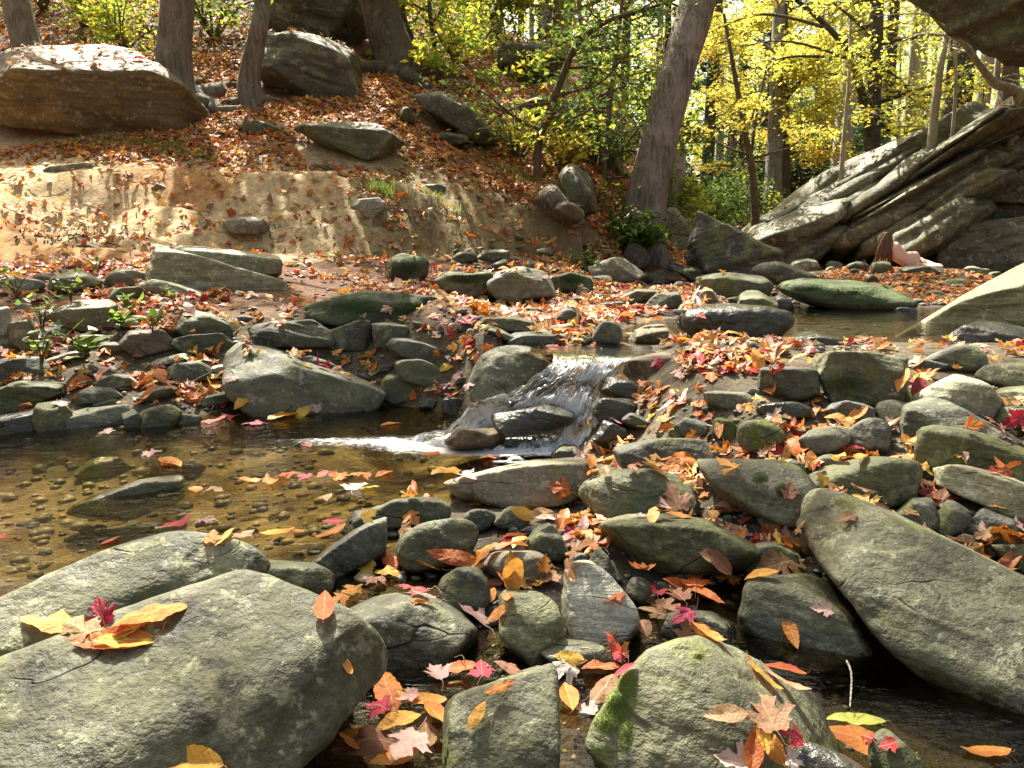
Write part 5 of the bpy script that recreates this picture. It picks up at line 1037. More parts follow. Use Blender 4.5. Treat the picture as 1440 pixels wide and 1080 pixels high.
# red and orange raft of leaves caught on the dam
rs2 = np.random.default_rng(8); q = []
for i in range(150):
    x, y = rs2.uniform(950, 1090), rs2.normal(507, 9)
    if i > 250: x, y = rs2.uniform(890, 1050), rs2.uniform(500, 560)
    h = look(x, y)
    if h and h[2] != -2: q.append((tuple(h[0]), tuple(h[1])))
    elif h and y < 520: q.append((tuple(h[0]), (0, 0, 1)))
qp = np.array([a_[0] for a_ in q])+rs2.random((len(q), 1))*np.array([[0, 0, .02]]); qn = np.array([a_[1] for a_ in q])+rs2.normal(0, .3, (len(q), 3)); qn[:, 2] = np.abs(qn[:, 2])+.2
qc = PAL[rs2.choice(10, len(q), p=np.array([5, 2, 3, 1, 1, 1, 5, 3, 1, 2])/24)]*np.exp(rs2.normal(0, .2, (len(q), 1)))
litter('leaf_litter', qp, qn, .052*np.exp(rs2.normal(0, .2, len(q))), qc, 9, 'red and orange leaf raft caught on the stone dam')
# ---------------- trees ----------------
def bark_mat(name, c1, c2, c3, sc=1.0, lich=.3):
    t = NT(name); tc = t.n('ShaderNodeTexCoord'); P = tc.outputs['Object']; g = t.n('ShaderNodeNewGeometry'); P = g.outputs['Position']
    m = t.vmul(P, (26*sc, 26*sc, 3.2*sc)); f = t.noise(m, 1, 5, .7, .6); n = t.noise(P, 3.5, 5, .65); l = t.noise(P, 9, 5, .7, .4)
    c = t.mix(t.ramp(f, .42, .58), c1, c2); c = t.mix(t.ramp(n, .4, .7, 0, .6), c, c3)
    c = t.mix(t.ramp(l, .58, .64, 0, lich), c, (.36, .37, .27))
    b = t.n('ShaderNodeBsdfPrincipled'); t.l(c, b.inputs['Base Color']); b.inputs['Roughness'].default_value = .9
    f2 = t.noise(t.vmul(P, (60*sc, 60*sc, 11*sc)), 1, 4, .7, .3); t.l(t.bump(t.math('ADD', t.math('ADD', f, t.math('MULTIPLY', f2, .5)), t.math('MULTIPLY', l, .5)), .05), b.inputs['Normal']); return t.finish(b.outputs[0])
BK = {'grey': bark_mat('bark_grey', (.12, .10, .072), (.23, .195, .15), (.27, .25, .20)), 'dark': bark_mat('bark_dark', (.05, .04, .028), (.10, .082, .06), (.13, .11, .08)),
      'pale': bark_mat('bark_pale', (.30, .27, .20), (.42, .39, .31), (.50, .48, .40), .6), 'mauve': bark_mat('bark_mauve_grey', (.13, .11, .088), (.30, .26, .22), (.46, .42, .36)),
      'brown': bark_mat('bark_brown', (.09, .058, .035), (.16, .11, .07), (.20, .15, .10))}
def crown_mat(name, tl=.62):
    t = NT(name); a = t.n('ShaderNodeVertexColor', layer_name='lc')
    oi = t.n('ShaderNodeObjectInfo'); hs = t.n('ShaderNodeHueSaturation'); t.l(a.outputs[0], hs.inputs['Color']); t.l(t.ramp(oi.outputs['Random'], 0, 1, .488, .512), hs.inputs['Hue'])
    hs.inputs['Value'].default_value = 1.0; c = hs.outputs[0]
    b = t.n('ShaderNodeBsdfDiffuse'); t.l(c, b.inputs[0]); tr = t.n('ShaderNodeBsdfTranslucent'); t.l(c, tr.inputs[0])
    gl = t.n('ShaderNodeBsdfGlossy'); gl.inputs['Roughness'].default_value = .45; gl.inputs[0].default_value = (.7, .7, .7, 1)
    m = t.n('ShaderNodeMixShader'); m.inputs[0].default_value = tl; t.l(b.outputs[0], m.inputs[1]); t.l(tr.outputs[0], m.inputs[2])
    m2 = t.n('ShaderNodeMixShader'); m2.inputs[0].default_value = .04; t.l(m.outputs[0], m2.inputs[1]); t.l(gl.outputs[0], m2.inputs[2])
    return t.finish(m2.outputs[0])
CM = crown_mat('crown_leaves')
CPAL = {'yellow': [[.74, .64, .10], [.66, .60, .09], [.76, .54, .08], [.48, .54, .09], [.56, .58, .09], [.68, .40, .06]], 'green': [[.07, .13, .025], [.11, .18, .03], [.16, .22, .035], [.05, .10, .025]],
        'mixed': [[.62, .60, .06], [.30, .42, .06], [.72, .56, .05], [.40, .50, .07], [.26, .36, .05], [.62, .36, .04]], 'lime': [[.38, .42, .05], [.28, .34, .04], [.50, .46, .05]], 'rust': [[.40, .16, .03], [.50, .26, .035], [.30, .10, .03]],
        'dark': [[.028, .06, .022], [.04, .085, .025], [.055, .10, .03]], 'red': [[.5, .05, .03], [.45, .12, .03]]}
def tube(path, rad, ns=10, rough=.05, seed=0):
    P = np.asarray(path, float); n = len(P); T = np.gradient(P, axis=0); T /= np.linalg.norm(T, axis=1)[:, None]+1e-9
    ref = np.array([0.9, .3, .1]) if abs(T[0, 2]) > .7 else np.array([0, 0, 1.0])
    A = np.cross(T, ref); A /= np.linalg.norm(A, axis=1)[:, None]+1e-9; B = np.cross(T, A)
    th = np.linspace(0, 2*math.pi, ns, endpoint=False); rad = np.asarray(rad, float)[:, None]
    V = P[:, None]+(A[:, None]*np.cos(th)[None, :, None]+B[:, None]*np.sin(th)[None, :, None])*rad[:, :, None]
    if rough and ns > 6:
        q = fbm(V*np.array([4, 4, 1.0])/max(rad.max()*3, .05)+seed, 3, seed); V = V+(V-P[:, None])*(q[..., None]*rough*2)
    q = np.arange(n*ns).reshape(n, ns); r = np.roll(q, -1, 1)
    F_ = np.stack([q[:-1], r[:-1], r[1:], q[1:]], -1).reshape(-1, 4)
    return V.reshape(-1, 3), F_
class Acc:
    def __init__(s): s.V = []; s.F = []; s.n = 0
    def add(s, V, Fc): s.V.append(V); s.F.append(Fc+s.n); s.n += len(V)
    def mesh(s, name): return mesh_np(name, np.vstack(s.V), [np.vstack([f for f in s.F if f.shape[1] == k]) for k in sorted({f.shape[1] for f in s.F})])
def spline(pts, n):
    A_c = np.asarray(pts, float)
    if len(A_c) < 3: return np.linspace(A_c[0], A_c[-1], n)
    return catm(A_c[:, None, :], n)[:, 0]
def leaves_mesh(name, C, size, pal, rs, flat=.5, aspect=.5):
    n = len(C); nrm = rs.normal(size=(n, 3)); nrm[:, 2] = np.abs(nrm[:, 2])+flat*2; nrm /= np.linalg.norm(nrm, axis=1)[:, None]
    a = rs.normal(size=(n, 3)); u = np.cross(nrm, a); u /= np.linalg.norm(u, axis=1)[:, None]; w = np.cross(nrm, u)
    s = (size*np.exp(rs.normal(0, .25, n)))[:, None]
    V = np.stack([C-u*s*.5, C+w*s*aspect*.5-u*s*.05+nrm*s*.08, C+u*s*.5-nrm*s*.1, C-w*s*aspect*.5-u*s*.05+nrm*s*.08], 1).reshape(-1, 3)
    i = np.arange(n)[:, None]*4; Fc = np.concatenate([i+np.array([[0, 1, 2, 3]])], 0)
    me = mesh_np(name, V, Fc, smooth_=False)
    pl = np.array(CPAL[pal]); cl = fbm(C*.8, 2, 5)
    k = np.clip((rs.random(n)*.7+(cl*.5+.5)*.5)*len(pl)*.85, 0, len(pl)-1).astype(int)
    col = pl[k]*np.exp(rs.normal(0, .18, (n, 1))); vcol(me, 'lc', np.repeat(np.clip(col, .005, .8), 4, 0)); me.materials.append(CM)
    return me
def limb_set(path, rad, nl, t0, t1, L, rs, up=.5, sub=4, twig=.012):
    """limbs with side shoots; returns list of (path, radii) and foliage points"""
    out, fol = [], []
    n = len(path)
    for k in range(nl):
        t_ = t0+(t1-t0)*(k+rs.random())/nl; i = min(n-2, int(t_*(n-1))); p = path[i]; az = rs.uniform(0, 6.283) if k % 2 else k*2.4
        el = rs.uniform(up-.35, up+.35); l_ = L*rs.uniform(.6, 1.15)*(1.15-.6*(t_-t0)/(t1-t0+1e-6)); d = np.array([math.cos(az)*math.cos(el), math.sin(az)*math.cos(el), math.sin(el)])
        q = [p]
        for j in range(6):
            d = unit(d+rs.normal(0, .16, 3)+np.array([0, 0, -.05])); q.append(q[-1]+d*l_/6)
        r0 = min(rad[i]*.5, .02+l_*.016); out.append((spline(q, 9), np.linspace(r0, max(.004, r0*.15), 9), 6))
        for j in range(sub):
            a = rs.uniform(.25, .95)*6; b0 = q[int(a)]+(q[min(6, int(a)+1)]-q[int(a)])*(a-int(a)); dd = unit(d*.6+rs.normal(0, .55, 3)*np.array([1, 1, .45])); sl = l_*rs.uniform(.25, .5)
            s_ = [b0, b0+dd*sl*.5+rs.normal(0, .03*sl, 3), b0+dd*sl+rs.normal(0, .06*sl, 3)]; out.append((spline(s_, 5), np.linspace(r0*.35, .003, 5), 4)); fol.append((np.array(s_), sl))
        fol.append((np.array(q[3:]), l_*.5))
    return out, fol
def foliage(fol, n, rs, spread=.22, flat=.35):
    w = np.array([f[1] for f in fol]); pick = rs.choice(len(fol), n, p=w/w.sum()); out = np.empty((n, 3))
    for i in range(len(fol)):
        m = np.where(pick == i)[0]
        if not len(m): continue
        pts, l_ = fol[i]; tt = rs.uniform(0, len(pts)-1.001, len(m)); k = tt.astype(int); f = (tt-k)[:, None]
        base = pts[k]*(1-f)+pts[k+1]*f; out[m] = base+rs.normal(0, 1, (len(m), 3))*l_*spread*np.array([1, 1, flat])
    return out
def clumped(fol, n, rs, spread, flat, k, sd):
    c = foliage(fol, max(6, n//k), rs, spread, flat); return np.repeat(c, k, 0)+rs.normal(0, sd, (len(c)*k, 3))*np.array([1, 1, .55])
def tree(name, label, path, rad, bark, nl=0, t0=.5, t1=1, L=2, leaves=0, pal='yellow', lsize=.08, ns=16, seed=1, group=None, cat='tree', up=.5, sub=4, roots=0, spread=.22, flat=.5, extra=()):
    rs = np.random.default_rng(seed); root = empty(name, tuple(path[0])); o0 = np.array(path[0], float); tag(root, label, cat, group)
    if name != 'forest_tree' and name != 'ivy_trunk' and len(path) > 2:
        b0 = np.array(path[0], float); path = [b0+np.array([0, 0, -.9])]+list(path); rad = [rad[0]*1.05]+list(rad)
    sp_ = spline(path, max(14, len(path)*6)); rd = np.interp(np.linspace(0, 1, len(sp_)), np.linspace(0, 1, len(rad)), rad)
    a = Acc(); V, Fc = tube(sp_, rd, ns, .06, seed)
    a.add(V-o0, Fc)
    for k in range(roots):
        az = k*6.283/roots+rs.uniform(-.4, .4)+3.6; r0 = rd[0]; q = [np.array(path[1], float)+np.array([0, 0, r0*.55])]
        for j in range(1, 6):
            xy = sp_[0][:2]+np.array([math.cos(az), math.sin(az)])*r0*(.65+j*.36); q.append(np.array([xy[0], xy[1], float(ground_base(xy[None])[0])+.02*(5-j)/5+.015])); az += rs.normal(0, .2)
        V, Fc = tube(spline(q, 12), np.linspace(r0*.36, r0*.05, 12), 8, .05, seed+k); a.add(V-o0, Fc)
    link('trunk', a.mesh('trunk'), BK[bark], root)
    ls, fol = (limb_set(sp_, rd, nl, t0, t1, L, rs, up, sub) if nl else ([], []))
    extra_pts = []
    for e in extra:
        e = list(e); e[0] = list(e[0]); near_ = sp_[np.argmin(((sp_-np.array(e[0][0]))**2).sum(1))]
        if np.linalg.norm(near_-np.array(e[0][0])) < 1.6: e[0][0] = near_
        q = spline(e[0], 14); V, Fc = tube(q, np.linspace(e[1], e[2], 14), 7, 0); link('limb', mesh_np('limb', V-o0, Fc), BK[bark], root)
        if len(e) > 4:
            cc = foliage([(np.array(e[0])[1:], e[3])], max(4, e[4]//40), rs, .24, .35); extra_pts.append(np.repeat(cc, 40, 0)+rs.normal(0, .15, (len(cc)*40, 3))*np.array([1, 1, .6]))  # dense clumps on added limbs, there to throw shade patches below
        elif len(e) > 3: fol.append((np.array(e[0])[1:], e[3]))
    if ls:
        a = Acc()
        for p_, r_, n_ in ls: V, Fc = tube(p_, r_, n_, 0); a.add(V-o0, Fc)
        link('limbs', a.mesh('limbs'), BK[bark], root)
    if leaves and not fol: fol = [(sp_[len(sp_)//2:], 1.0)]
    if leaves and fol: link('crown', leaves_mesh('crown', np.vstack([clumped(fol, leaves, rs, spread, flat, 36, .17) if name == 'tree' and lsize < .101 else clumped(fol, leaves, rs, spread, flat, 8, .12)]+extra_pts)-o0, lsize, pal, rs, flat=.5), None, root)
    return root
def P_(px, py, d): return at(px, py, d)
# trunks one can point to
tree('tree', 'leaning trunk at the far left behind the huge boulder', [P_(55, 120, 9.3), P_(42, 78, 9.3), P_(22, 0, 9.4), at(0, -90, 9.6), at(-30, -330, 10), at(-60, -700, 11)], [.24, .17, .155, .14, .11, .05], 'grey', 12, .68, 1, 2.6, 1100, 'mixed', .085, seed=11)
tree('tree', 'stout grey trunk rooted at the right end of the huge boulder', [P_(262, 165, 9.5), P_(248, 120, 9.5), P_(246, 60, 9.5), P_(250, -10, 9.5), at(252, -200, 9.6), at(262, -500, 9.6), at(270, -900, 10.4)], [.36, .235, .205, .20, .17, .12, .05], 'grey', 14, .64, 1, 3.0, 2500, 'yellow', .10, ns=22, seed=12, roots=5, extra=[([(-4.2, 10, 7.6), (-3.4, 9.0, 8.4), (-2.5, 7.8, 9.0), (-2.0, 7.2, 9.2), (-1.5, 6.8, 9.3)], .08, .015, 2.6, 1500), ([(-4.2, 10, 7.4), (-3.9, 8.4, 8.0), (-3.1, 7.0, 8.6), (-2.4, 6.4, 8.9)], .07, .012, 2.4, 900)])  # both extra limbs added out of view, aimed to shade the front stones
tree('tree', 'slim trunk leaning right above the flat rocks', [P_(352, 142, 9.6), P_(352, 100, 9.6), P_(364, 40, 9.6), P_(370, -10, 9.7), at(380, -150, 9.8), at(384, -450, 10.4)], [.16, .125, .11, .10, .085, .04], 'grey', 10, .72, 1, 2.4, 900, 'mixed', .085, seed=13, roots=4)
tree('tree', 'thick dark trunk on the hillside beside the mossy boulder', [P_(566, 125, 11.8), P_(556, 80, 11.9), P_(536, 20, 12), P_(530, -40, 12), at(520, -240, 12.4), at(512, -600, 13)], [.42, .34, .31, .29, .22, .08], 'dark', 14, .68, 1, 3.4, 2600, 'yellow', .095, ns=20, seed=14, roots=5)
tree('tree', 'dark trunk leaning left behind the thick one', [P_(590, 120, 12.8), P_(570, 60, 13), P_(556, 0, 13), at(548, -200, 13.4), at(540, -500, 14)], [.22, .17, .15, .12, .04], 'dark', 8, .64, 1, 2.2, 1500, 'mixed', .095, seed=15)
tree('tree', 'big leaning mauve grey trunk above the creek bend', [P_(908, 292, 10.2), P_(918, 235, 10.25), P_(938, 150, 10.35), P_(962, 70, 10.45), P_(986, -10, 10.6), at(1010, -120, 10.9), at(1040, -330, 11.6), at(1075, -700, 13)], [.28, .265, .25, .245, .24, .23, .18, .06], 'mauve', 14, .74, 1, 3.4, 5200, 'yellow', .10, ns=26, seed=16, roots=4, extra=[([(3.3, 11.6, 8.6), (2.0, 10.2, 9.2), (.4, 9.0, 9.7), (-.9, 8.2, 9.9)], .09, .015, 2.6, 1000), ([(3.3, 11.6, 8.4), (3.0, 9.8, 9.0), (2.4, 8.6, 9.5), (1.2, 7.8, 9.8)], .08, .012, 2.5, 900)])  # extra limbs are unseen additions reaching over the creek to shade the foreground
tree('tree', 'pale sunlit trunk above the dark square rock', [P_(785, 75, 18), P_(788, 30, 18), P_(790, -20, 18), at(795, -300, 19)], [.26, .2, .19, .06], 'pale', 8, .5, 1, 2.6, 6000, 'yellow', .12, seed=17)
tree('tree', 'slim pale trunk left of the dark square rock', [P_(697, 70, 17), P_(699, 20, 17), P_(702, -30, 17), at(706, -300, 18)], [.15, .12, .11, .04], 'pale', 8, .5, 1, 2.2, 5000, 'mixed', .12, seed=18)
tree('tree', 'tall straight grey trunk left of the paired one in the wood', [P_(1086, 290, 21), P_(1090, 180, 21.2), P_(1094, 60, 21.4), P_(1096, -40, 21.6), at(1100, -300, 22)], [.26, .20, .18, .15, .06], 'mauve', 12, .35, 1, 3, 9000, 'yellow', .12, seed=19)
tree('tree', 'dark trunk of the pair standing right behind the grey one', [P_(1102, 285, 21.8), P_(1103, 180, 22), P_(1102, 60, 22), P_(1104, -200, 22.4)], [.20, .15, .13, .05], 'dark', 8, .4, 1, 3, 6000, 'yellow', .12, seed=20)
tree('tree', 'thin brown trunk forking left at the valley mouth', [P_(1062, 310, 17), P_(1058, 240, 17), P_(1048, 190, 17.1), P_(1036, 120, 17.3), P_(1018, 20, 17.6)], [.10, .08, .07, .055, .03], 'brown', 8, .4, 1, 1.6, 1500, 'yellow', .10, seed=21, extra=[([P_(1056, 225, 17), P_(1066, 150, 17.1), P_(1086, 60, 17.2)], .045, .01)])
tree('tree', 'dark forked beech with bright yellow sprays over the valley', [P_(1226, 235, 18.6), P_(1228, 160, 18.6), P_(1232, 90, 18.6), P_(1234, 10, 18.6), at(1238, -180, 18.8), at(1240, -500, 19)], [.20, .165, .15, .13, .10, .03], 'dark', 14, .3, 1, 2.8, 4200, 'yellow', .11, seed=22, up=.1,
     extra=[([P_(1225, 200, 18.6), P_(1214, 140, 18.3), P_(1196, 80, 17.6), P_(1166, 40, 16.6), P_(1120, 0, 15)], .12, .04, 1.2), ([P_(1196, 80, 17.6), P_(1120, 60, 15), P_(1040, 66, 12.5)], .04, .008, 1.2), ([P_(1166, 40, 16.6), P_(1080, 20, 13), P_(1010, 40, 11)], .04, .006, 1.3), ([P_(1234, 60, 18.6), P_(1180, 10, 15), P_(1130, -20, 12)], .04, .008, 1.2)])
tree('tree', 'white thin sapling trunk in the middle of the wood', [P_(1183, 245, 16), P_(1188, 180, 16), P_(1194, 110, 16), P_(1196, 20, 16.2)], [.055, .045, .04, .02], 'pale', 6, .5, 1, 1.2, 700, 'yellow', .1, seed=23)
tree('tree', 'kinked white trunk with bare branches above the cliff', [P_(1313, 172, 14.8), P_(1320, 110, 14.8), P_(1327, 70, 14.8), P_(1336, 25, 14.9), at(1344, -60, 15), at(1350, -200, 15.2)], [.085, .07, .062, .055, .04, .02], 'pale', 5, .4, 1, 1.6, 300, 'yellow', .09, seed=24,
     extra=[([P_(1330, 48, 14.8), P_(1290, 50, 14.4), P_(1245, 70, 14)], .03, .006), ([P_(1334, 30, 14.8), P_(1300, 20, 14.4), P_(1235, 22, 14)], .025, .006)])
tree('tree', 'very thin pale stem beside the kinked white trunk', [P_(1342, 160, 14.6), P_(1344, 110, 14.6), P_(1343, 40, 14.7), at(1340, -60, 14.8)], [.035, .03, .025, .012], 'pale', 4, .5, 1, .9, 250, 'yellow', .09, seed=25)
tree('tree', 'crooked pale tree arching left from the cliff top', [P_(1432, 140, 14.2), P_(1425, 126, 14.2), P_(1400, 118, 14.1), P_(1380, 95, 14), P_(1356, 62, 14), P_(1330, 42, 14), P_(1300, 10, 14.1)], [.10, .085, .075, .055, .05, .04, .015], 'pale', 4, .4, 1, 1.2, 250, 'yellow', .09, seed=26,
     extra=[([P_(1402, 119, 14.1), P_(1406, 60, 14.1), P_(1412, 0, 14.2), at(1415, -80, 14.3)], .06, .03)])
tree('tree', 'short brown trunk behind the crooked pale tree', [P_(1420, 128, 16), P_(1421, 80, 16), at(1424, -30, 16), at(1426, -300, 17)], [.17, .14, .13, .05], 'brown', 8, .5, 1, 2.2, 3500, 'yellow', .11, seed=27)
tree('sapling', 'yellow leaved sapling curving right before the dark outcrop', [P_(757, 205, 9.6), P_(770, 165, 9.5), P_(790, 110, 9.4), P_(812, 62, 9.3), P_(850, 32, 9.2), P_(905, 14, 9.1), P_(950, 0, 9.0)], [.055, .05, .045, .04, .03, .02, .01], 'brown', 22, .15, 1, 1.1, 1500, 'green', .08, seed=28, up=.1, sub=5, cat='sapling')
tree('sapling', 'bushy green and yellow sapling beside the leaning trunk', [P_(846, 300, 10.6), P_(850, 220, 10.7), P_(858, 140, 10.8), P_(868, 60, 11), P_(880, -40, 11.2)], [.05, .045, .04, .035, .02], 'brown', 26, .15, 1, 1.3, 2400, 'green', .08, seed=29, up=.2, sub=5, cat='sapling')
tree('sapling', 'slender sapling with yellow leaves behind the thick dark trunk', [P_(618, 128, 12.6), P_(612, 70, 12.6), P_(604, 10, 12.7), at(600, -80, 13)], [.05, .04, .035, .02], 'dark', 18, .2, 1, 1.4, 2600, 'mixed', .10, seed=30, up=.15, sub=5, cat='sapling')
tree('sapling', 'yellow leaved sapling right of the dark square rock', [P_(835, 170, 13), P_(828, 100, 13.2), P_(815, 20, 13.4), at(808, -60, 13.6)], [.05, .04, .035, .02], 'brown', 20, .15, 1, 1.6, 1300, 'mixed', .11, seed=31, up=.15, sub=5, cat='sapling')
tree('ivy_trunk', 'broken trunk wrapped in sunlit ivy at the creek bend', [P_(948, 335, 12.6), P_(950, 290, 12.6), P_(952, 240, 12.6), P_(955, 200, 12.6)], [.24, .17, .15, .10], 'pale', 8, .1, 1, .45, 1500, 'lime', .09, seed=32, cat='tree', spread=.3)
# the roof of the wood overhead: trees standing round the creek whose crowns dapple it
for i, (x, y, h_, s_, n_) in enumerate([(-9.5, 6.5, 13, 4.0, 2500), (6.5, 8.0, 15, 4.2, 2500)]):
    z = float(ground_base(np.array([[x, y]]))[0])
    tree('tree', ['tall tree high on the left bank outside the view', 'tall tree over the right bank', 'tall tree on the upper left hillside', 'tall tree behind the creek bend', 'tall tree at the left hill crest'][i], [(x, y, z-.2), (x+.1, y, z+4), (x-.1, y+.2, z+8), (x, y, z+h_)], [.3, .24, .2, .05], 'grey', 14, .42, 1, s_, n_, ['mixed', 'yellow'][i % 2], .10, seed=60+i)
# ---- the wood behind: each tree its own object, meshes shared between copies ----
def forest_proto(k, pal, h_, cr, n, low, bark, ls):
    rs = np.random.default_rng(200+k); lean = rs.normal(0, .5, 2)
    path = [(0, 0, -.4), (lean[0]*.2, lean[1]*.2, h_*.33), (lean[0]*.5, lean[1]*.5, h_*.66), (lean[0], lean[1], h_)]
    r0 = .012*h_+.02
    t_ = tree('forest_tree', None, path, [r0*1.25, r0, r0*.7, .02], bark, 20, low, 1, cr, n, pal, ls, ns=8, seed=300+k, up=.15, sub=5)
    return t_
PR = [forest_proto(0, 'yellow', 13, 2.8, 1900, .15, 'dark', .17), forest_proto(1, 'mixed', 15, 3.0, 1900, .25, 'mauve', .17), forest_proto(2, 'yellow', 9, 2.4, 1700, .08, 'brown', .16),
      forest_proto(3, 'dark', 14, 2.4, 4200, .05, 'dark', .16), forest_proto(4, 'lime', 8, 2.2, 2400, .1, 'pale', .16), forest_proto(5, 'mixed', 17, 3.2, 1500, .5, 'pale', .18), forest_proto(6, 'yellow', 17, 3.0, 1500, .45, 'dark', .18)]
def copy_tree(o):
    c = o.copy(); COL.objects.link(c)
    for ch in o.children:
        d = ch.copy(); COL.objects.link(d); d.parent = c
    return c
nm = ['golden yellow tree with a dark stem', 'tall green gold tree', 'small golden understorey tree', 'dark green hemlock', 'young lime green tree', 'high crowned tree with a pale trunk', 'high crowned golden tree with a dark trunk']
rf = random.Random(21); used = [False]*len(PR); spots = []
def put(k, x, y, s, where, grp):
    z = float(ground(np.array([[x, y]]))[0])
    o = PR[k] if not used[k] else copy_tree(PR[k]); used[k] = True
    o.location = (x, y, z-.1); o.scale = (s, s, s); o.rotation_euler = (0, 0, rf.uniform(0, 6.28)); tag(o, words(f'{nm[k]} {where}', 16), 'tree', grp+', '+nm[k])
n_ = 0; tr_ = 0
while n_ < 86 and tr_ < 5000:
    tr_ += 1; d = 16+rf.random()**1.2*46; px = rf.uniform(560, 1500) if rf.random() < .88 else rf.uniform(-60, 560); p = (px-720)/F*d
    if px < 860 and d < 19: continue
    if px < 600 and d < 34: continue
    if px > 1150 and d < 21: continue
    if any(hypot(p-a, d-b) < 2.1 for a, b in spots): continue
    if any(min(hypot(p-(tx-.296*h_), d-(ty+.664*h_)) for h_ in range(2, 15)) < 3.1 for tx, ty in ((6.8, 12.3), (9.5, 14), (5.5, 15))): continue
    k = rf.choices(range(7), [3, 4, 3, 3 if 960 < px < 1250 else 1, 4, 5, 5])[0]; spots.append((p, d)); n_ += 1
    wh = ('on the hillside behind the left trunks' if px < 560 else 'on the ridge behind the dark square rock' if px < 860 else 'in the wood around the leaning trunk' if px < 1040 else 'in the valley wood behind the paired trunks' if px < 1200 else 'in the wood behind the right cliff')
    put(k, p, d, rf.uniform(.8, 1.25), ('deep ' if d > 38 else 'nearer ' if d < 25 else '')+wh, 'trees '+wh)
for k, u_ in enumerate(used):
    if not u_: put(k, 4+k, 40, 1, 'deep in the valley wood', 'trees of the valley wood')
# distant wood that reads as one mass
def mass():
    rs = np.random.default_rng(77); C = []
    for i in range(170):
        a = rs.uniform(-.75, .85); d = rs.uniform(62, 85); x = a*d; z0 = float(ground_base(np.array([[x, d]]))[0]); z0 = min(z0, 22)
        hh = rs.uniform(9, 19); C.append(np.array([x, d, z0+hh*.55])+rs.normal(0, 1, (220, 3))*np.array([2.2, 2.2, hh*.27]))
    C = np.vstack(C); return leaves_mesh('far_wood', C, .42, 'mixed', rs, flat=.2, aspect=.7)
tag(link('far_woodland', mass()), 'yellow green mass of the far woodland', 'woodland', kind='stuff')
# ---- shrubs ----
def shrub(label, px, py, d, r, n, pal, ls, seed, name='shrub', hgt=None, cat='shrub', stems=9, bark='brown'):
    rs = np.random.default_rng(seed); c = at(px, py, d); z = float(ground_base(np.array([[c[0], c[1]]]))[0])-.05; c[2] = z; hgt = hgt or r*1.2
    root = empty(name, tuple(c)); tag(root, label, cat); a = Acc(); fol = []
    for k in range(stems):
        az = rs.uniform(0, 6.28); q = [np.zeros(3)]; dr = np.array([math.cos(az)*.5, math.sin(az)*.5, 1.0])
        for j in range(5): dr = unit(dr+rs.normal(0, .22, 3)+np.array([math.cos(az), math.sin(az), 0])*.12*j*r/hgt); q.append(q[-1]+dr*hgt*1.15/5)
        V, Fc = tube(spline(q, 9), np.linspace(.014+.006*hgt, .004, 9), 5, 0); a.add(V, Fc); fol.append((np.array(q[1:]), r*.8))
        for j in range(3):
            b0 = q[rs.integers(2, 6)]; e_ = b0+rs.normal(0, .35*r, 3); V, Fc = tube(np.array([b0, (b0+e_)/2+rs.normal(0, .03, 3), e_]), [.006, .005, .003], 4, 0); a.add(V, Fc); fol.append((np.array([b0, e_]), r*.6))
    link('stems', a.mesh('stems'), BK[bark], root); link('foliage', leaves_mesh('foliage', foliage(fol, n, rs, .30, .8), ls, pal, rs), None, root); return root
shrub('green bush crowning the foot of the right cliff', 1285, 195, 17.0, 1.1, 3600, 'green', .10, 1, hgt=.9)
shrub('yellow green bush on top of the pale outcrop', 1338, 160, 17.5, .7, 1500, 'lime', .09, 2, hgt=.8)
shrub('dark evergreen thicket left of the white sapling', 1150, 270, 26, 2.2, 5200, 'dark', .15, 3, hgt=3.4)
shrub('dark evergreen thicket behind the paired trunks', 1070, 290, 29, 2.2, 4600, 'dark', .16, 4, hgt=3.6)
shrub('deep green bush at the valley mouth', 1010, 300, 20, 1.2, 3000, 'green', .12, 5, hgt=1.9)
shrub('green thicket right of the ivy trunk', 985, 312, 17, .8, 2200, 'green', .10, 6, hgt=1.2)
shrub('broad leaved green shrub under the leaning trunk', 884, 272, 9.7, .42, 420, 'green', .13, 7, hgt=.5)
shrub('dark leaved shrub behind the bank corner', 850, 250, 11.2, .8, 1500, 'green', .10, 8, hgt=1.2)
shrub('pale yellow bush by the slope of the pale outcrop', 1118, 275, 19, .7, 1100, 'lime', .10, 9, hgt=1.1)
shrub('rusty brush on the crest of the pale outcrop', 1230, 215, 17.5, .8, 1100, 'rust', .07, 10, hgt=.8, stems=22)
shrub('dry brush along the right cliff top', 1400, 130, 15.6, .8, 500, 'rust', .06, 11, hgt=.7, stems=26)
shrub('yellow green brush behind the left trunks', 120, 60, 12.5, 1.1, 1700, 'lime', .08, 12, hgt=1.5)
shrub('leafy brush between the two left trunks', 175, 75, 11.2, .7, 1100, 'mixed', .08, 13, hgt=.9)
shrub('dark green brush behind the stout trunk', 300, 50, 12.5, 1.2, 2200, 'green', .08, 14, hgt=1.5)
shrub('dark brush at the top left corner', 60, 10, 13.5, 1.6, 3000, 'green', .09, 15, hgt=2)
shrub('yellow brush above the dark mossy boulder', 430, 20, 14.5, 1.3, 2200, 'mixed', .09, 16, hgt=2)
shrub('yellow leaved brush before the dark outcrop', 790, 225, 9.8, .45, 420, 'yellow', .09, 17, hgt=.8)
shrub('orange tipped brush under the curving sapling', 730, 205, 10.2, .5, 520, 'mixed', .09, 18, hgt=.8)
shrub('twiggy brush left of the dark outcrop', 640, 110, 13.2, .9, 1400, 'mixed', .09, 19, hgt=1.6)
shrub('low green plant at the bank foot', 818, 362, 7.6, .16, 160, 'green', .07, 20, hgt=.2, name='plant', cat='plant', stems=6)
shrub('golden brush on the ridge behind the square rock', 740, 60, 16.5, 1.5, 1300, 'green', .11, 22, hgt=2.4)
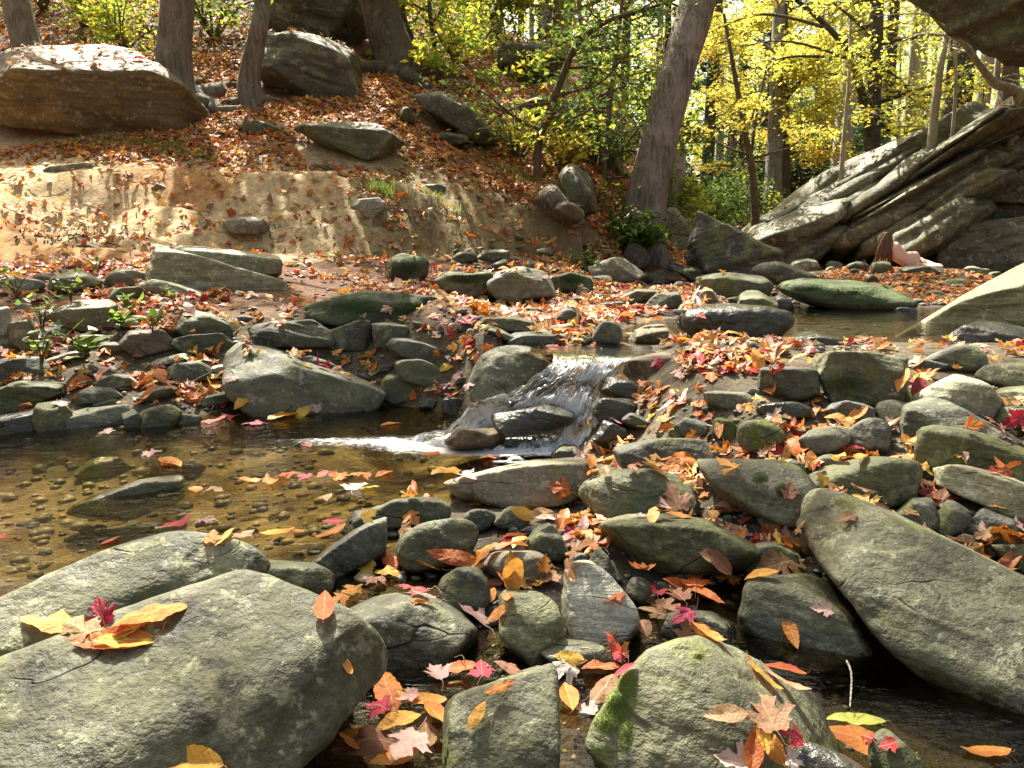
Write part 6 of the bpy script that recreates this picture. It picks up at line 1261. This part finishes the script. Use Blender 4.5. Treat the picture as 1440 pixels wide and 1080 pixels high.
shrub('green brush on the ridge left of the pale trunk', 670, 50, 17, 1.4, 1500, 'green', .11, 23, hgt=2.2)
# ---- green herbs on the left terrace ----
def herb(label, px, py, h_, n, ls, seed):
    rs = np.random.default_rng(seed); g_ = look(px, py, False); c = np.array(g_[0]); root = empty('plant', tuple(c)); tag(root, label, 'plant', 'green plants on the left terrace')
    a = Acc(); L_ = Acc(); cols = []
    for k in range(n):
        az = rs.uniform(0, 6.28); l_ = h_*rs.uniform(.5, 1.1); tip = np.array([math.cos(az)*l_*.5, math.sin(az)*l_*.5, l_*.85]); q = spline([np.zeros(3), tip*np.array([.3, .3, .6]), tip], 6)
        V, Fc = tube(q, np.linspace(.0025, .0015, 6), 4, 0); a.add(V, Fc)
        for j in range(rs.integers(2, 5)):
            b0 = q[rs.integers(2, 6)]; P, Fc, _ = leaf_mesh('beech', int(rs.integers(0, 999)), curl=.3, fold=.2, rings=1, stem=False); s = ls*rs.uniform(.6, 1.2)
            m = Matrix.Rotation(rs.uniform(0, 6.28), 3, 'Z') @ Matrix.Rotation(rs.uniform(-.2, .9), 3, 'X'); P = (P+np.array([0, .5, 0]))*s; L_.add(P@np.array(m).T+b0, Fc); cols.append(np.repeat(np.array(CPAL['green'])[rs.integers(0, 3)][None]*rs.uniform(.8, 1.5), len(P), 0))
    link('stems', a.mesh('stems'), BK['brown'], root); me = L_.mesh('leaves'); vcol(me, 'lc', np.vstack(cols)); me.materials.append(CM); link('leaves', me, None, root)
for i, (x, y, h_, n, ls, lab) in enumerate([(118, 515, .20, 7, .10, 'broad leaved green plant at the pool terrace'), (170, 465, .14, 6, .08, 'green plant beside the brown layered stone'), (215, 468, .10, 4, .07, 'small round leaved plant below the green stone'), (60, 470, .22, 9, .05, 'leggy weed before the tan block'),
                                            (25, 425, .20, 9, .05, 'weed behind the pale left block'), (100, 425, .16, 8, .05, 'fine leaved weed above the mauve stone'), (185, 442, .12, 6, .06, 'fern like plant near the small green stone'), (135, 385, .10, 5, .05, 'tiny plant at the bank foot'),
                                            (60, 512, .20, 8, .06, 'trailing plant on the dark shelf'), (530, 362, .08, 5, .04, 'sprig at the root hung bank'), (240, 425, .08, 4, .05, 'sprig beside the layered slab')]):
    herb(lab, x, y, h_, n, ls, 400+i)
# ---- grass ----
def grass(label, spots, seed):
    rs = np.random.default_rng(seed); V, Fc, C = [], [], []; k = 0
    for (px, py, d, r, n, h_) in spots:
        c = at(px, py, d)
        for i in range(n):
            x, y = c[0]+rs.normal()*r, c[1]+rs.normal()*r*.35; hit = drop(x, y)
            if hit is None or hit[1].z < .3 or BI2[hit[2]] >= 0: continue
            z = hit[0].z; l_ = h_*rs.uniform(.5, 1.2); a = rs.uniform(0, 6.28); b = np.array([math.cos(a), math.sin(a), 0])*.004; t_ = rs.normal(0, .35, 2)*l_
            p = np.array([x, y, z-.01]); V += [p-b, p+b, p+b*.6+np.array([t_[0]*.4, t_[1]*.4, l_*.6]), p-b*.6+np.array([t_[0]*.4, t_[1]*.4, l_*.6]), p+np.array([t_[0], t_[1], l_])]
            Fc += [(k, k+1, k+2), (k, k+2, k+3), (k+3, k+2, k+4)]; k += 5; col = np.array([.16, .24, .05])*rs.uniform(.6, 1.5)+np.array([.1, .05, 0])*rs.random(); C += [col]*5
    me = mesh_np('grass', np.array(V), np.array(Fc)); vcol(me, 'lc', np.array(C)); me.materials.append(CM); tag(link('grass', me), label, 'grass', kind='stuff')
grass('thin green grass before the huge boulder and along the bank', [(40, 190, 8.0, .25, 250, .09), (110, 196, 7.9, .35, 500, .08), (180, 198, 7.9, .35, 520, .09), (235, 200, 7.9, .25, 420, .09), (275, 205, 7.8, .15, 200, .07), (500, 212, 8.5, .3, 260, .09), (560, 215, 8.6, .2, 160, .08), (540, 265, 7.3, .10, 180, .14),
     (330, 215, 7.8, .4, 120, .05), (610, 290, 7.6, .25, 160, .08), (700, 230, 9.6, .2, 150, .10), (735, 245, 9.5, .2, 220, .12), (800, 270, 8.8, .2, 160, .10), (655, 180, 10, .15, 60, .1), (600, 260, 8, .3, 120, .06)], 5)
# dead grass hanging over the bank
def rootlets():
    rs = np.random.default_rng(6); a = Acc()
    for (px0, px1, py, n, l0) in [(520, 660, 300, 150, .16), (90, 200, 335, 70, .16), (690, 790, 280, 120, .16), (10, 90, 335, 40, .14), (340, 480, 320, 50, .14)]:
        for i in range(n):
            g_ = look(rs.uniform(px0, px1), py+rs.normal()*8, False)
            if not g_: continue
            p = np.array(g_[0]); q = [p+np.array([0, .02, .02])]; d_ = np.array([rs.normal()*.3, -.35, -.5])
            for j in range(4): d_ = unit(d_+rs.normal(0, .3, 3)+np.array([0, 0, -.25])); q.append(q[-1]+d_*l0*rs.uniform(.6, 1.3)/4)
            V, Fc = tube(np.array(q), np.linspace(.006, .002, 5), 4, 0); a.add(V, Fc)
    tag(link('rootlets', a.mesh('rootlets'), BK['grey']), 'fine roots and dry stalks hanging from the earth bank', 'roots', kind='stuff')
rootlets()
# twigs
def twig(label, a_, b_, r=.0025, bark='pale'):
    h1, h2 = look(*a_), look(*b_)
    if not h1 or not h2: return
    p, q = np.array(h1[0])+[0, 0, .012], np.array(h2[0])+[0, 0, .015]; m = (p+q)/2+np.array([.004, 0, .012]); V, Fc = tube(spline([p, m, q], 8), np.linspace(r, r*.5, 8), 6, 0); tag(link('twig', mesh_np('twig', V-p, Fc), BK[bark], loc=tuple(p)), label, 'twig')
twig('straight pale twig between the two oblong stones', (1270, 630), (1305, 655)); twig('short straw beside the yellow mossy cobble', (992, 603), (1018, 627)); twig('thin stalk hanging over the dark water', (1190, 940), (1194, 1008), .002)
twig('pale twig on the left shore', (262, 545), (325, 520)); twig('thin twig beside the layered ledge', (292, 508), (330, 530), .002, 'brown'); twig('pale straw at the striped stone foot', (815, 922), (838, 945), .0012); twig('little twig left of the mossy front boulder', (640, 935), (655, 952), .0012, 'brown')
twig('bare fallen stick among the slope leaves', (560, 150), (690, 165), .02, 'pale'); twig('forked dry stick below the dark wedge rock', (625, 120), (650, 145), .02, 'brown')
# ---------------- the person lying by the far bank ----------------
def person():
    g0 = look(1277, 379, False); D0 = 12.2
    base = at(1279, 377, D0); zz_ = [BVH.ray_cast(Vector((base[0]+a_, D0+b_, base[2]+.7)), Vector((0, 0, -1)))[0].z for a_ in (-.35, 0, .25, .5) for b_ in (0, .2)]; zf = sorted(zz_)[5]; s = D0/F/CP   # metres per pixel there
    root = empty('person', (base[0], base[1], zf)); tag(root, 'person with long brown hair reclining on the far flat stone, back turned', 'person')
    # joints in metres, x right, y away, z up, origin under the hips
    J = {'hip': (0.02, .05, .16), 'waist': (-.13, .02, .19), 'chest': (-.27, -.02, .30), 'shl': (-.33, -.03, .385), 'neck': (-.37, -.01, .42), 'head': (-.46, .02, .50),
         'sR': (-.27, .07, .42), 'eR': (-.20, .22, .30), 'hR': (-.30, .30, .12), 'sL': (-.38, .0, .26), 'eL': (-.50, .12, .10), 'hL': (-.40, .24, .06),
         'lH': (.10, .10, .22), 'lK': (.34, .38, .17), 'lA': (.45, .06, .08), 'lF': (.56, .0, .07), 'rH': (.08, .05, .10), 'rK': (.30, .30, .07), 'rA': (.42, -.03, .05), 'rF': (.53, -.08, .05)}
    E = [('hip', 'waist'), ('waist', 'chest'), ('chest', 'shl'), ('shl', 'neck'), ('chest', 'sR'), ('sR', 'eR'), ('eR', 'hR'), ('chest', 'sL'), ('sL', 'eL'), ('eL', 'hL'), ('hip', 'lH'), ('lH', 'lK'), ('lK', 'lA'), ('lA', 'lF'), ('hip', 'rH'), ('rH', 'rK'), ('rK', 'rA'), ('rA', 'rF'), ('neck', 'head')]
    Rd = {'hip': .135, 'waist': .105, 'chest': .125, 'shl': .10, 'neck': .05, 'head': .085, 'sR': .052, 'eR': .038, 'hR': .028, 'sL': .05, 'eL': .038, 'hL': .028, 'lH': .105, 'lK': .06, 'lA': .038, 'lF': .03, 'rH': .10, 'rK': .06, 'rA': .038, 'rF': .03}
    ks = list(J); me = bpy.data.meshes.new('person_body'); me.from_pydata([J[k] for k in ks], [(ks.index(a), ks.index(b)) for a, b in E], [])
    o = bpy.data.objects.new('body', me); COL.objects.link(o); o.parent = root
    sk = o.modifiers.new('skin', 'SKIN'); sk.use_smooth_shade = True
    for i, k in enumerate(ks):
        v_ = me.skin_vertices[0].data[i]; v_.radius = (Rd[k], Rd[k]); v_.use_root = (k == 'hip')
    sb = o.modifiers.new('sub', 'SUBSURF'); sb.levels = 2; sb.render_levels = 2
    t = NT('skin'); b = t.n('ShaderNodeBsdfPrincipled'); b.inputs['Base Color'].default_value = (.84, .62, .50, 1); b.inputs['Roughness'].default_value = .5; me.materials.append(t.finish(b.outputs[0]))
    # face: turned away from us, still there
    hd = np.array(J['head']); f = Acc(); U, Fu = ico(2)
    for c, r in (((-.02, .085, .0), (.016, .02, .02)), ((-.045, .07, .025), (.014, .012, .008)), ((.015, .075, .03), (.014, .012, .008)), ((-.015, .08, -.035), (.025, .01, .008))): f.add(U*np.array(r)+hd+np.array(c), Fu)
    link('face', f.mesh('face'), me.materials[0], root)
    # hair: many tapered locks falling from the crown of the head down the back to the stone
    rs = np.random.default_rng(4); h = Acc(); h.add(U*np.array([.115, .10, .12])+hd+np.array([0, -.015, .01]), Fu)
    for i in range(150):
        a = rs.uniform(-1.2, 1.2); p = hd+np.array([math.sin(a)*.09, -.085*math.cos(a), .05+rs.uniform(-.03, .06)]); q = [p]
        for j in range(1, 6): q.append(p+np.array([(-.03+.05*math.sin(a*2))*j/5+rs.normal()*.012, -.05*math.sin(j/5*2.4)+rs.normal()*.01, -.088*j*rs.uniform(.8, 1.02)]))
        V, Fc = tube(spline(q, 10), np.linspace(.016, .005, 10), 5, 0); h.add(V, Fc)
    t = NT('hair'); b = t.n('ShaderNodeBsdfPrincipled'); b.inputs['Base Color'].default_value = (.13, .065, .035, 1); b.inputs['Roughness'].default_value = .45; link('hair', h.mesh('hair'), t.finish(b.outputs[0]), root)
person()
# ---- pebbles ----
def pebbles():
    rs = np.random.default_rng(31); U, Fu = ico(1); V, Fc = [], []; k = 0; CC = []
    for (x0, y0, x1, y1, n, s0, s1) in [(0, 600, 620, 820, 1100, .003, .034), (600, 640, 1250, 1075, 600, .003, .011), (0, 400, 700, 600, 700, .006, .022), (1000, 375, 1430, 430, 700, .02, .06), (1000, 560, 1430, 760, 500, .005, .015), (950, 440, 1240, 500, 160, .01, .04)]:
        for i in range(n):
            h = look(rs.uniform(x0, x1), rs.uniform(y0, y1), False)
            if h is None or h[2] >= 0: continue
            s = s0*(s1/s0)**(rs.random()**1.5); m = rs.normal(size=(3, 3)); q_, _ = np.linalg.qr(m); v = U*np.array([1, .8, .5])*s*rs.uniform(.9, 1.1, (len(U), 1))
            a = rs.uniform(0, 6.28); c_, s_ = math.cos(a), math.sin(a); v = v@np.array([[c_, s_, 0], [-s_, c_, 0], [0, 0, 1]])
            V.append(v+np.array(h[0])+np.array([0, 0, s*.15])); Fc.append(Fu+k); k += len(U)
            CC.append(np.repeat((np.array([[.16, .15, .10], [.24, .21, .14], [.10, .10, .075], [.30, .24, .14], [.13, .14, .09]])[rs.integers(0, 5)]*rs.uniform(.7, 1.25))[None], len(U), 0))
    me = mesh_np('pebbles', np.vstack(V), np.vstack(Fc)); vcol(me, 'lc', np.vstack(CC))
    t = NT('pebble_stone'); a = t.n('ShaderNodeVertexColor', layer_name='lc'); g = t.n('ShaderNodeNewGeometry'); n_ = t.noise(g.outputs['Position'], 150, 3, .7); b = t.n('ShaderNodeBsdfPrincipled')
    t.l(t.mix(t.ramp(n_, .3, .7), t.mix(1, a.outputs[0], (.6, .6, .55), 'MULTIPLY'), a.outputs[0]), b.inputs['Base Color']); b.inputs['Roughness'].default_value = .6; me.materials.append(t.finish(b.outputs[0]))
    tag(link('pebbles', me), 'small mixed pebbles on the stream bed and shore', 'pebbles', kind='stuff')
pebbles()
# ---- raised moss on single stones, as part of the stone ----
def moss(short, area, n, seed, col=(.16, .26, .03), hgt=.006):
    rs = np.random.default_rng(seed); i = [k for k, r_ in enumerate(ROCKS) if r_[0] == short][0]; o = ROCKS[i][2]; loc = np.array(o.location); V, Fc, C = [], [], []; k = 0
    for (cx, cy, rx, ry) in area:
        for j in range(int(n*rx*ry/ sum(a_[2]*a_[3] for a_ in area))):
            a = rs.uniform(0, 6.28); r_ = rs.random()**.7; x, y = cx+rx*r_*math.cos(a), cy+ry*r_*math.sin(a)
            h = look(x, y, False)
            if h is None or h[2] != i: continue
            p = np.array(h[0])-loc; N = unit(np.array(h[1])*.7+np.array([0, 0, .5])+rs.normal(0, .35, 3)); s = hgt*rs.uniform(.4, 1.3)*(1.15-r_); b = unit(np.cross(N, rs.normal(size=3)))*s*.55; b2 = np.cross(N, b)
            V += [p+b-N*s*.1, p-b*.5+b2*.8-N*s*.1, p-b*.5-b2*.8-N*s*.1, p+N*s]; Fc += [(k, k+1, k+3), (k+1, k+2, k+3), (k+2, k, k+3)]; k += 4; C += [np.array(col)*rs.uniform(.6, 1.4)]*4
    if not V: return
    me = mesh_np('moss', np.array(V), np.array(Fc)); vcol(me, 'lc', np.array(C)); me.materials.append(CM); link('moss', me, None, o)
moss('large front boulder with bright moss and a crack', [(866, 990, 22, 46), (882, 960, 18, 22), (852, 1015, 24, 18), (880, 1030, 12, 28), (982, 922, 9, 5)], 9000, 1, (.30, .38, .04), .0028)
moss('long moss covered boulder with a yellow leaf', [(500, 432, 52, 14), (580, 436, 46, 14)], 6000, 2, (.10, .15, .02), .010)
moss('long mossy log shaped boulder across the creek', [(1140, 405, 30, 6), (1200, 410, 50, 7)], 3000, 3, (.11, .17, .02), .012)
moss('blocky moss green boulder right of the leaf dam', [(1190, 540, 45, 22)], 2500, 4, (.11, .15, .02), .004)
moss('big dark wedge boulder with a moss spot', [(1068, 672, 14, 9), (1100, 690, 10, 12)], 2000, 5, (.13, .22, .02), .004)
moss('rounded mossy rock on the leafy terrace', [(572, 378, 26, 12)], 1800, 6, (.09, .13, .02), .01)
moss('mossy ledge stone in the middle of the terrace', [(655, 392, 36, 10)], 1800, 7, (.09, .13, .02), .01)
moss('mossy end block right of the terrace ledge', [(805, 392, 22, 10)], 1500, 8, (.09, .13, .02), .01)
moss('pale triangular boulder sloping into the pool', [(355, 500, 18, 8)], 900, 9, (.16, .20, .03), .004)
